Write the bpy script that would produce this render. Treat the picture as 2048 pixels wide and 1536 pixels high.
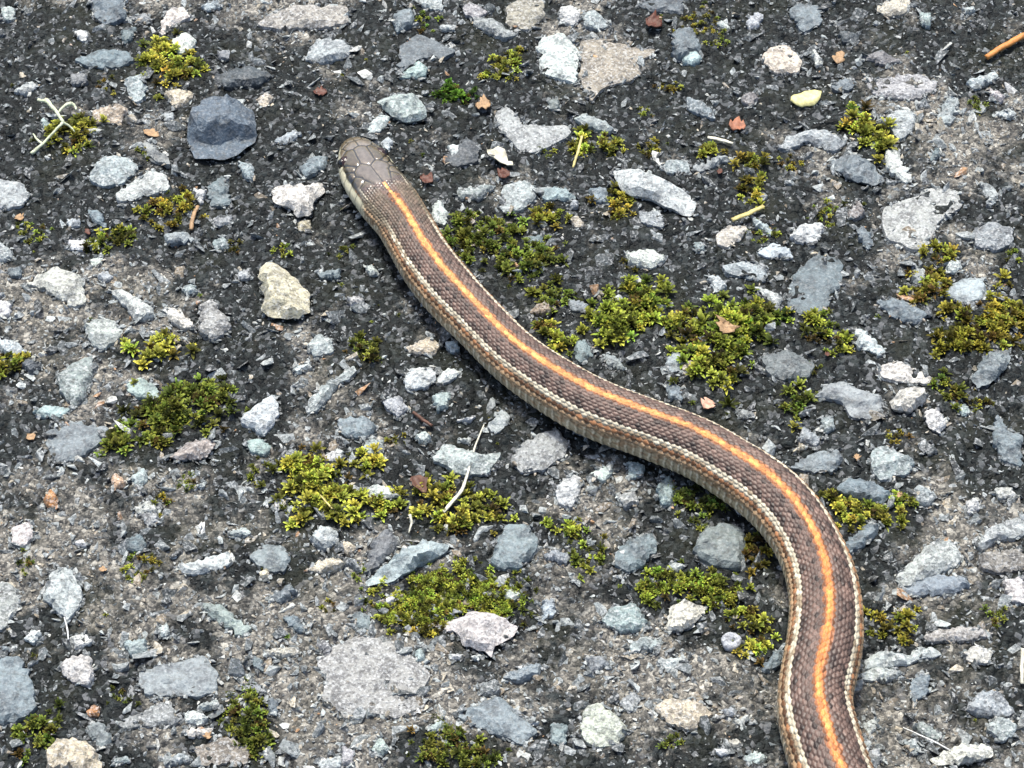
import bpy, math, random
import numpy as np
from mathutils import Vector
from mathutils.geometry import delaunay_2d_cdt

# ------------------------------------------------------------------ clear
for o in list(bpy.data.objects):
    bpy.data.objects.remove(o)
sc = bpy.context.scene
COL = sc.collection
MM = 0.001                      # everything below is measured in millimetres

# ------------------------------------------------------------------ camera
DEP = math.radians(50.0)        # looking down at 50 degrees
HFOV = math.radians(24.0)
DIST = 529.0
CAM = np.array([0.0, -DIST * math.cos(DEP), DIST * math.sin(DEP)])
cd = bpy.data.cameras.new('camera')
cam = bpy.data.objects.new('camera', cd)
COL.objects.link(cam)
cam.location = CAM * MM
cam.rotation_euler = (math.pi / 2 - DEP, 0, 0)
cd.sensor_width = 36.0
cd.lens = 18.0 / math.tan(HFOV / 2)
cd.clip_start = 0.01
cd.clip_end = 300.0
sc.camera = cam

# ------------------------------------------------------------------ sky, sun, exposure
SUN_EL, SUN_AZ = 68.0, -14.0      # azimuth from north (+y) towards east (+x)
w = bpy.data.worlds.new('World')
sc.world = w
w.use_nodes = True
nt = w.node_tree
nt.nodes.clear()
sky = nt.nodes.new('ShaderNodeTexSky')
sky.sky_type = 'NISHITA'
sky.sun_disc = False
sky.sun_elevation = math.radians(SUN_EL)
sky.sun_rotation = math.radians(SUN_AZ)
sky.air_density = 1.0
sky.dust_density = 4.0
sky.ozone_density = 1.6
bg = nt.nodes.new('ShaderNodeBackground')
bg.inputs['Strength'].default_value = 0.075
wo = nt.nodes.new('ShaderNodeOutputWorld')
nt.links.new(sky.outputs[0], bg.inputs[0])
nt.links.new(bg.outputs[0], wo.inputs[0])

sl = bpy.data.lights.new('sun', 'SUN')
sl.energy = 1.5
sl.angle = math.radians(11)
sl.color = (1.0, 0.985, 0.90)
so = bpy.data.objects.new('sun', sl)
COL.objects.link(so)
sd = Vector((math.sin(math.radians(SUN_AZ)) * math.cos(math.radians(SUN_EL)),
             math.cos(math.radians(SUN_AZ)) * math.cos(math.radians(SUN_EL)),
             math.sin(math.radians(SUN_EL))))
so.rotation_euler = sd.to_track_quat('Z', 'Y').to_euler()
so.location = sd * 5.0

vs = sc.view_settings
vs.view_transform = 'Standard'
vs.look = 'None'
vs.exposure = 1.7
vs.gamma = 1.0
vs.use_curve_mapping = False

# ------------------------------------------------------------------ helpers
rng = np.random.default_rng(7)
random.seed(7)
TH = math.tan(HFOV / 2)


def at(px, py, z=0.0):
    """a spot of the photograph (2048 x 1536) as a point of the ground, in mm"""
    x = (px - 1024.0) / 1024.0 * TH
    y = (768.0 - py) / 1024.0 * TH
    d = np.array([x, math.cos(DEP) + y * math.sin(DEP), -math.sin(DEP) + y * math.cos(DEP)])
    lam = (z - CAM[2]) / d[2]
    return CAM + lam * d


def atd(px, py, z=0.0):
    """size of one photograph pixel at that spot, in mm"""
    p = at(px, py, z)
    dep = (p[1] - CAM[1]) * math.cos(DEP) - (p[2] - CAM[2]) * math.sin(DEP)
    return dep * TH / 1024.0


_perm = np.random.default_rng(3).permutation(512)
_perm = np.concatenate([_perm, _perm])
_gr = np.random.default_rng(4).uniform(0, 2 * np.pi, 1024)


def noise(x, y, seed=0):
    x = np.asarray(x, float) + seed * 17.31
    y = np.asarray(y, float) - seed * 9.77
    xi = np.floor(x).astype(int)
    yi = np.floor(y).astype(int)
    xf, yf = x - xi, y - yi
    u = xf * xf * xf * (xf * (xf * 6 - 15) + 10)
    v = yf * yf * yf * (yf * (yf * 6 - 15) + 10)

    def g(ix, iy, fx, fy):
        a = _gr[_perm[(_perm[ix & 511] + iy) & 511]]
        return np.cos(a) * fx + np.sin(a) * fy
    n00 = g(xi, yi, xf, yf)
    n10 = g(xi + 1, yi, xf - 1, yf)
    n01 = g(xi, yi + 1, xf, yf - 1)
    n11 = g(xi + 1, yi + 1, xf - 1, yf - 1)
    return ((n00 * (1 - u) + n10 * u) * (1 - v) + (n01 * (1 - u) + n11 * u) * v) * 1.5


def H(x, y):
    """height of the worn asphalt, mm"""
    x = np.asarray(x, float)
    y = np.asarray(y, float)
    h = 0.55 * noise(x / 34, y / 34, 1) + 0.50 * noise(x / 11, y / 11, 2)
    h = h + 0.66 * noise(x / 4.2, y / 4.2, 3) + 0.55 * noise(x / 1.7, y / 1.7, 4)
    h = h - 0.5 * np.clip(noise(x / 7, y / 7, 5) - 0.25, 0, 1) * 2
    return h - 0.55


def sand(x, y):
    """where grey-brown fines fill the surface (1) and where bare bitumen shows (0)"""
    s = 0.14 + 0.65 * noise(np.asarray(x) / 26, np.asarray(y) / 26, 6) + 0.5 * noise(np.asarray(x) / 8, np.asarray(y) / 8, 7)
    for px, py, r, a in SANDS:
        p = at(px, py)
        k = (r * atd(px, py)) ** 2
        s = s + a * np.exp(-((x - p[0]) ** 2 + ((y - p[1])) ** 2) / (k + 1e-6))
    return np.clip(s, 0, 1)


SANDS = [(120, 640, 220, .55), (740, 1340, 130, .6), (90, 1010, 170, .58), (420, 1200, 260, .62), (750, 1360, 260, .6), (1250, 1380, 240, .5),
         (1900, 330, 200, .55), (1930, 1100, 160, .3), (1840, 1390, 200, .48), (1150, 960, 120, .3), (600, 50, 180, .35),
         (1800, 190, 120, .3), (1080, 60, 120, .2), (600, 700, 120, .3), (350, 640, 120, .3),
         (900, 110, 170, -.5), (330, 430, 200, -.45), (560, 290, 140, -.4), (1530, 70, 200, -.45), (1420, 430, 200, -.35),
         (100, 130, 140, -.25), (700, 560, 120, -.35), (1600, 850, 140, -.25), (160, 1380, 110, -.45), (1740, 620, 120, -.3),
         (1340, 150, 120, -.2), (1150, 620, 150, -.3), (420, 760, 120, -.2)]


def mesh_np(name, verts, faces, mat, loc=(0, 0, 0), parent=None, cols=None, smooth=False, flt=None):
    """one mesh object from arrays in mm; faces = list of int arrays (n,3) / (n,4)"""
    me = bpy.data.meshes.new(name)
    verts = np.asarray(verts, np.float32)
    if isinstance(faces, np.ndarray):
        faces = [faces]
    nl = sum(f.size for f in faces)
    nf = sum(len(f) for f in faces)
    me.vertices.add(len(verts))
    me.loops.add(nl)
    me.polygons.add(nf)
    me.vertices.foreach_set('co', (verts * MM).ravel())
    li = np.concatenate([f.ravel() for f in faces]).astype(np.int32)
    tot = np.concatenate([np.full(len(f), f.shape[1], np.int32) for f in faces])
    st = np.concatenate([[0], np.cumsum(tot)[:-1]]).astype(np.int32)
    me.loops.foreach_set('vertex_index', li)
    me.polygons.foreach_set('loop_start', st)
    me.polygons.foreach_set('use_smooth', np.full(nf, smooth))
    if cols is not None:
        a = me.color_attributes.new('pigment', 'FLOAT_COLOR', 'POINT')
        c = np.ones((len(verts), 4), np.float32)
        c[:, :3] = cols
        a.data.foreach_set('color', c.ravel())
    for k, v in (flt or {}).items():
        a = me.attributes.new(k, 'FLOAT', 'POINT')
        a.data.foreach_set('value', np.asarray(v, np.float32))
    me.update(calc_edges=True)
    me.validate()
    me.materials.append(mat)
    return link(name, me, loc, parent)


def link(name, me, loc=(0, 0, 0), parent=None):
    o = bpy.data.objects.new(name, me)
    COL.objects.link(o)
    o.location = [c * MM for c in loc]
    if parent is not None:
        o.parent = parent
    return o


def tag(o, label, cat, group=None):
    o['label'] = label
    o['category'] = cat
    if group:
        o['group'] = group
    return o


# ------------------------------------------------------------------ materials
class NT:
    def __init__(self, name):
        self.m = bpy.data.materials.new(name)
        self.m.use_nodes = True
        self.t = self.m.node_tree
        self.b = self.t.nodes['Principled BSDF']

    def n(self, typ, **kw):
        nd = self.t.nodes.new('ShaderNode' + typ)
        for k, v in kw.items():
            if k in nd.inputs:
                nd.inputs[k].default_value = v
            else:
                setattr(nd, k, v)
        return nd

    def l(self, a, b):
        self.t.links.new(a, b)

    def mix(self, f, a, b, mode='MIX'):
        nd = self.t.nodes.new('ShaderNodeMix')
        nd.data_type = 'RGBA'
        nd.blend_type = mode
        for i, v in ((0, f), (6, a), (7, b)):
            if hasattr(v, 'is_linked'):
                self.l(v, nd.inputs[i])
            elif i == 0:
                nd.inputs[0].default_value = v
            else:
                nd.inputs[i].default_value = (*v, 1)
        return nd.outputs[2]

    def ramp(self, f, stops):
        nd = self.n('ValToRGB')
        cr = nd.color_ramp
        while len(cr.elements) < len(stops):
            cr.elements.new(0.5)
        for e, (p, c) in zip(cr.elements, stops):
            e.position = p
            e.color = (c, c, c, 1) if isinstance(c, (int, float)) else (*c, 1)
        self.l(f, nd.inputs[0])
        return nd.outputs[0]

    def math(self, op, a, b=0.0):
        nd = self.n('Math', operation=op)
        for i, v in ((0, a), (1, b)):
            if hasattr(v, 'is_linked'):
                self.l(v, nd.inputs[i])
            else:
                nd.inputs[i].default_value = v
        return nd.outputs[0]

    def coords(self, offset=False):
        tc = self.n('TexCoord')
        mp = self.n('VectorMath', operation='SCALE')
        mp.inputs['Scale'].default_value = 1000.0
        self.l(tc.outputs['Object'], mp.inputs[0])
        if not offset:
            return mp.outputs[0]
        oi = self.n('ObjectInfo')
        k = self.math('MULTIPLY', oi.outputs['Random'], 733.0)
        ad = self.n('VectorMath', operation='ADD')
        self.l(mp.outputs[0], ad.inputs[0])
        self.l(k, ad.inputs[1])
        return ad.outputs[0]

    def noise(self, co, scale, detail=4, rough=0.6):
        nd = self.n('TexNoise')
        nd.inputs['Scale'].default_value = scale
        nd.inputs['Detail'].default_value = detail
        nd.inputs['Roughness'].default_value = rough
        self.l(co, nd.inputs['Vector'])
        return nd.outputs['Fac']

    def voro(self, co, scale, feature='F1'):
        nd = self.n('TexVoronoi', feature=feature)
        nd.inputs['Scale'].default_value = scale
        self.l(co, nd.inputs['Vector'])
        return nd

    def bump(self, h, strength, dist, prev=None):
        nd = self.n('Bump')
        nd.inputs['Strength'].default_value = strength
        nd.inputs['Distance'].default_value = dist * MM
        self.l(h, nd.inputs['Height'])
        if prev is not None:
            self.l(prev, nd.inputs['Normal'])
        return nd.outputs[0]

    def out(self, col=None, rough=None, normal=None, spec=None):
        if col is not None:
            if hasattr(col, 'is_linked'):
                self.l(col, self.b.inputs['Base Color'])
            else:
                self.b.inputs['Base Color'].default_value = (*col, 1)
        if rough is not None:
            if hasattr(rough, 'is_linked'):
                self.l(rough, self.b.inputs['Roughness'])
            else:
                self.b.inputs['Roughness'].default_value = rough
        if normal is not None:
            self.l(normal, self.b.inputs['Normal'])
        if spec is not None:
            self.b.inputs['Specular IOR Level'].default_value = spec
        return self.m


def mat_asphalt():
    t = NT('worn_asphalt')
    co = t.coords()
    at_ = t.n('Attribute', attribute_name='sand').outputs['Fac']
    v1 = t.voro(co, 0.95)
    v2 = t.voro(co, 2.1)
    g1 = t.n('SeparateColor')
    t.l(v1.outputs['Color'], g1.inputs[0])
    g2 = t.n('SeparateColor')
    t.l(v2.outputs['Color'], g2.inputs[0])
    # fines: grains of many greys and tans
    fin1 = t.ramp(g1.outputs[0], [(0, (.025, .025, .026)), (.35, (.075, .073, .07)), (.6, (.14, .13, .115)), (.82, (.23, .215, .19)), (.93, (.42, .40, .36)), (1, (.66, .63, .56))])
    fin2 = t.ramp(g2.outputs[0], [(0, (.03, .03, .03)), (.4, (.10, .097, .093)), (.7, (.18, .165, .142)), (1, (.48, .45, .40))])
    fines = t.mix(.5, fin1, fin2)
    fines = t.mix(1.0, fines, (1.03, 1.03, 1.0), 'MULTIPLY')
    bit = t.ramp(g1.outputs[1], [(0, (.0035, .0045, .0045)), (.55, (.010, .0125, .0125)), (.85, (.028, .034, .034)), (1, (.13, .135, .14))])
    n1 = t.noise(co, .55, 5, .7)
    f = t.math('ADD', at_, t.math('MULTIPLY', t.math('SUBTRACT', n1, .5), 1.3))
    f = t.ramp(f, [(.28, 0.0), (.72, 1.0)])
    col = t.mix(f, bit, fines)
    # a little green-brown film of algae in the low places
    n2 = t.noise(co, .06, 4, .6)
    col = t.mix(t.ramp(n2, [(.5, 0.0), (.66, .35)]), col, (.022, .024, .010))
    rough = t.ramp(n1, [(.3, .26), (.7, .8)])
    b = t.bump(v1.outputs['Distance'], .9, -.45)
    b = t.bump(v2.outputs['Distance'], .8, -.22, b)
    b = t.bump(t.noise(co, 2.5, 6, .7), .6, .3, b)
    return t.out(col, rough, b, .18)


def mat_stone(name, attr, speck=1.0, shine=0.0):
    t = NT(name)
    co = t.coords(offset=not attr)
    if attr:
        base = t.n('Attribute', attribute_name='pigment').outputs['Color']
    else:
        base = t.n('ObjectInfo').outputs['Color']
    n1 = t.noise(co, .32, 6, .65)
    n2 = t.noise(co, 1.6, 5, .7)
    v = t.voro(co, 1.9)
    sp = t.n('SeparateColor')
    t.l(v.outputs['Color'], sp.inputs[0])
    dark = t.mix(1.0, base, (.42, .42, .44), 'MULTIPLY')
    lite = t.mix(.62, base, (.74, .75, .74))
    col = t.mix(t.ramp(n1, [(.38, .9), (.54, 0.0)]), base, dark)
    col = t.mix(t.ramp(n2, [(.50, 0.0), (.66, .95 * speck)]), col, lite)
    # crystals: a few dark and a few pale grains
    col = t.mix(t.ramp(sp.outputs[0], [(.80, 0.0), (.86, .7 * speck)]), col, dark)
    col = t.mix(t.ramp(sp.outputs[1], [(.86, 0.0), (.92, .6 * speck)]), col, lite)
    # grime in the hollows of the surface
    col = t.mix(t.ramp(t.noise(co, .75, 6, .75), [(.50, 0.0), (.68, .62)]), col, (.07, .066, .054))
    rough = t.ramp(n2, [(.3, .45 - shine), (.7, .75 - shine)])
    b = t.bump(n1, .9, 1.2)
    b = t.bump(n2, .9 * (.35 + .65 * speck), .6, b)
    b = t.bump(v.outputs['Distance'], .4 * speck, .15, b)
    return t.out(col, rough, b, .45)


def mat_moss():
    t = NT('moss_leaves')
    base = t.n('Attribute', attribute_name='pigment').outputs['Color']
    co = t.coords()
    n = t.noise(co, .7, 3, .6)
    col = t.mix(t.ramp(n, [(.33, .4), (.5, 0.0)]), base, (.05, .042, .012))
    m = t.out(col, .5, None, .4)
    t.b.inputs['Subsurface Weight'].default_value = 0.0
    # thin leaves let light through
    tr = t.n('BsdfTranslucent')
    t.l(col, tr.inputs[0])
    mx = t.n('MixShader')
    mx.inputs[0].default_value = .35
    o = t.t.nodes['Material Output']
    t.l(t.b.outputs[0], mx.inputs[1])
    t.l(tr.outputs[0], mx.inputs[2])
    t.l(mx.outputs[0], o.inputs[0])
    return m


def mat_snake():
    t = NT('snake_skin')
    base = t.n('Attribute', attribute_name='pigment').outputs['Color']
    gl = t.n('Attribute', attribute_name='gloss').outputs['Fac']
    co = t.coords()
    n = t.noise(co, 2.2, 4, .6)
    col = t.mix(t.ramp(n, [(.35, .35), (.6, 0.0)]), base, t.mix(1.0, base, (.5, .47, .45), 'MULTIPLY'))
    rough = t.math('SUBTRACT', .48, t.math('MULTIPLY', gl, .33))
    t.l(t.math('ADD', .42, t.math('MULTIPLY', gl, .7)), t.b.inputs['Specular IOR Level'])
    b = t.bump(t.noise(co, 6.0, 3, .6), .25, .06)
    return t.out(col, rough, b)


def mat_plain(name, c, rough=.6, vary=.4, scale=.8, spec=.4, c2=None):
    t = NT(name)
    co = t.coords()
    n = t.noise(co, scale, 5, .65)
    d = c2 or tuple(x * .45 for x in c)
    col = t.mix(t.ramp(n, [(.35, vary * 2 if vary < .5 else 1.0), (.62, 0.0)]), c, d)
    return t.out(col, rough, t.bump(n, .5, .2), spec)


M_ASPH = mat_asphalt()
M_STONE = mat_stone('stone', False)
M_GRIT = mat_stone('grit', True)
M_SLATE = mat_stone('slate', False, .28, .17)
M_MOSS = mat_moss()
M_SNAKE = mat_snake()
M_STRAW = mat_plain('dry_straw', (.62, .52, .20), .5)
M_PALE = mat_plain('bleached_stem', (.66, .63, .50), .5)
M_ORANGE = mat_plain('orange_twig', (.66, .27, .07), .55)
M_RUST = mat_plain('rust_husk', (.115, .036, .02), .55, .45, 1.5)
M_TAN = mat_plain('tan_husk', (.42, .265, .14), .6, .45, 1.5)
M_LEAFY = mat_plain('yellow_petal', (.72, .66, .30), .5)
M_TWIG = mat_plain('brown_twig', (.12, .055, .035), .6)
M_THREAD = mat_plain('white_thread', (.75, .75, .72), .5)
M_LICHEN = mat_plain('pale_lichen', (.62, .66, .46), .8)
M_EYE = mat_plain('eye_iris', (.028, .008, .005), .1, .4, 2.0, .6)
M_PUPIL = mat_plain('eye_pupil', (.004, .004, .004), .05, 0.0, 1.0, .6)

# ------------------------------------------------------------------ stones
TONE = dict(b=(.18, .222, .24), d=(.068, .082, .09), g=(.25, .275, .27), l=(.465, .51, .50), w=(.68, .71, .67),
            c=(.66, .575, .43), t=(.42, .335, .245), p=(.33, .31, .30), m=(.25, .235, .215), n=(.36, .44, .43),
            x=(.095, .14, .165), o=(.62, .30, .12), k=(.66, .58, .50))


def tone(code, r):
    cs = [np.array(TONE[k]) for k in code]
    f = .5 if len(cs) > 1 else 0
    c = cs[0] * (1 - f) + cs[-1] * f
    return np.clip(c * r.uniform(.82, 1.2) * (1 + r.uniform(-.04, .04, 3)), 0.01, .8)


def stone_geo(poly, h, seed, depth=1.3, flat=.5, base=0.0, undercut=False, facets=None):
    """a broken stone whose outline on the ground is poly (mm, centred): facetted top, skirt going into the asphalt"""
    r = np.random.default_rng(seed)
    poly = np.asarray(poly, float)
    if np.sum(poly[:, 0] * np.roll(poly[:, 1], -1) - np.roll(poly[:, 0], -1) * poly[:, 1]) < 0:
        poly = poly[::-1]
    size = math.sqrt(np.ptp(poly[:, 0]) * np.ptp(poly[:, 1]))
    d = max(.34, size / 13)
    # knock the corners a little, then cut the edges
    nxt, prv = np.roll(poly, -1, 0), np.roll(poly, 1, 0)
    kk = r.uniform(.04, .14, (len(poly), 1))
    c1 = poly + (prv - poly) * kk
    c2 = poly + (nxt - poly) * kk
    p2 = np.empty((len(poly) * 2, 2))
    p2[0::2], p2[1::2] = c1, c2
    ring = []
    for a, b in zip(p2, np.roll(p2, -1, 0)):
        L = np.linalg.norm(b - a)
        k = max(1, int(round(L / d)))
        nrm = np.array([b[1] - a[1], a[0] - b[0]]) / (L + 1e-9)
        for q in range(k):
            f = q / k
            ring.append(a + (b - a) * f + nrm * r.normal(0, (.015 if facets else .05) * size * min(1, L / size)) * (0 if q == 0 else 1))
    ring = np.array(ring)
    nb = len(ring)
    lo, hi = ring.min(0), ring.max(0)
    g = np.stack(np.meshgrid(np.arange(lo[0], hi[0], d), np.arange(lo[1], hi[1], d)), -1).reshape(-1, 2)
    g = g + r.uniform(-.36, .36, g.shape) * d
    A, B = ring, np.roll(ring, -1, 0)

    def edge(P):
        ab = B - A
        t = np.clip(((P[:, None] - A) * ab).sum(-1) / ((ab ** 2).sum(-1) + 1e-9), 0, 1)
        return np.sqrt((((A + t[..., None] * ab) - P[:, None]) ** 2).sum(-1)).min(1)

    def inside(P):
        x, y = P[:, :1], P[:, 1:]
        c = ((A[:, 1] > y) != (B[:, 1] > y)) & (x < (B[:, 0] - A[:, 0]) * (y - A[:, 1]) / (B[:, 1] - A[:, 1] + 1e-12) + A[:, 0])
        return c.sum(1) % 2 == 1
    g = g[inside(g)]
    g = g[edge(g) > .4 * d] if len(g) else g
    pts = np.concatenate([ring, g]) if len(g) else ring
    vv, _, ff, *_ = delaunay_2d_cdt([Vector(p) for p in pts], [], [list(range(nb))], 1, 1e-6)
    V = np.array([(v.x, v.y) for v in vv])
    F = np.array([list(f) for f in ff], int)
    e = edge(V)
    rim = (.05 + .15 * r.random()) * size
    q = np.clip(e / rim, 0, 1)
    z = h * (.30 + .70 * np.sqrt(1 - (1 - q) ** 2))
    ctr = V.mean(0)
    for k in range(int(r.integers(3, 6)) + (2 if undercut else 0)):
        a = r.uniform(0, 2 * np.pi)
        sl_ = r.uniform(.15, .8) * (1 - flat) * (1.3 if undercut else 2) + .06
        dist = r.uniform(.0, .35) * size
        pl = h * r.uniform(.8, 1.05) - sl_ * ((V - ctr) @ np.array([np.cos(a), np.sin(a)]) - dist)
        z = np.minimum(z, np.maximum(pl, h * (.2 if undercut else .5)))
    for (fa, fsl, fd) in (facets or []):
        fa = math.radians(fa)
        z = np.minimum(z, np.maximum(h - fsl * ((V - ctr) @ np.array([math.cos(fa), math.sin(fa)]) - fd * size), h * .12))
    z = z + h * (.05 if facets else .13) * noise(V[:, 0] / (.22 * size) + seed, V[:, 1] / (.22 * size), 8) + min(.16, .06 * h) * r.normal(0, 1, len(V)) * (q > .1)
    z += base
    # skirt
    bnd = {}
    for f in F:
        for a, b in zip(f, np.roll(f, -1)):
            bnd[(a, b)] = bnd.get((a, b), 0) + 1
    be = [k for k in bnd if (k[1], k[0]) not in bnd]
    n = len(V)
    vid = {}
    low = []
    for a, b in be:
        for k in (a, b):
            if k not in vid:
                vid[k] = n + len(low)
                dirv = V[k] - ctr
                f = .80 if undercut else 1.03
                low.append((*(ctr + dirv * f), -depth))
    V3 = np.concatenate([np.column_stack([V, z]), np.array(low)])
    sk = np.array([(b, a, vid[a], vid[b]) for a, b in be], int)
    bot = len(V3)
    V3 = np.concatenate([V3, [[*ctr, -depth]]])
    bt = np.array([(vid[b], vid[a], bot) for a, b in be], int)
    return V3, [np.concatenate([F, bt]), sk]


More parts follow.
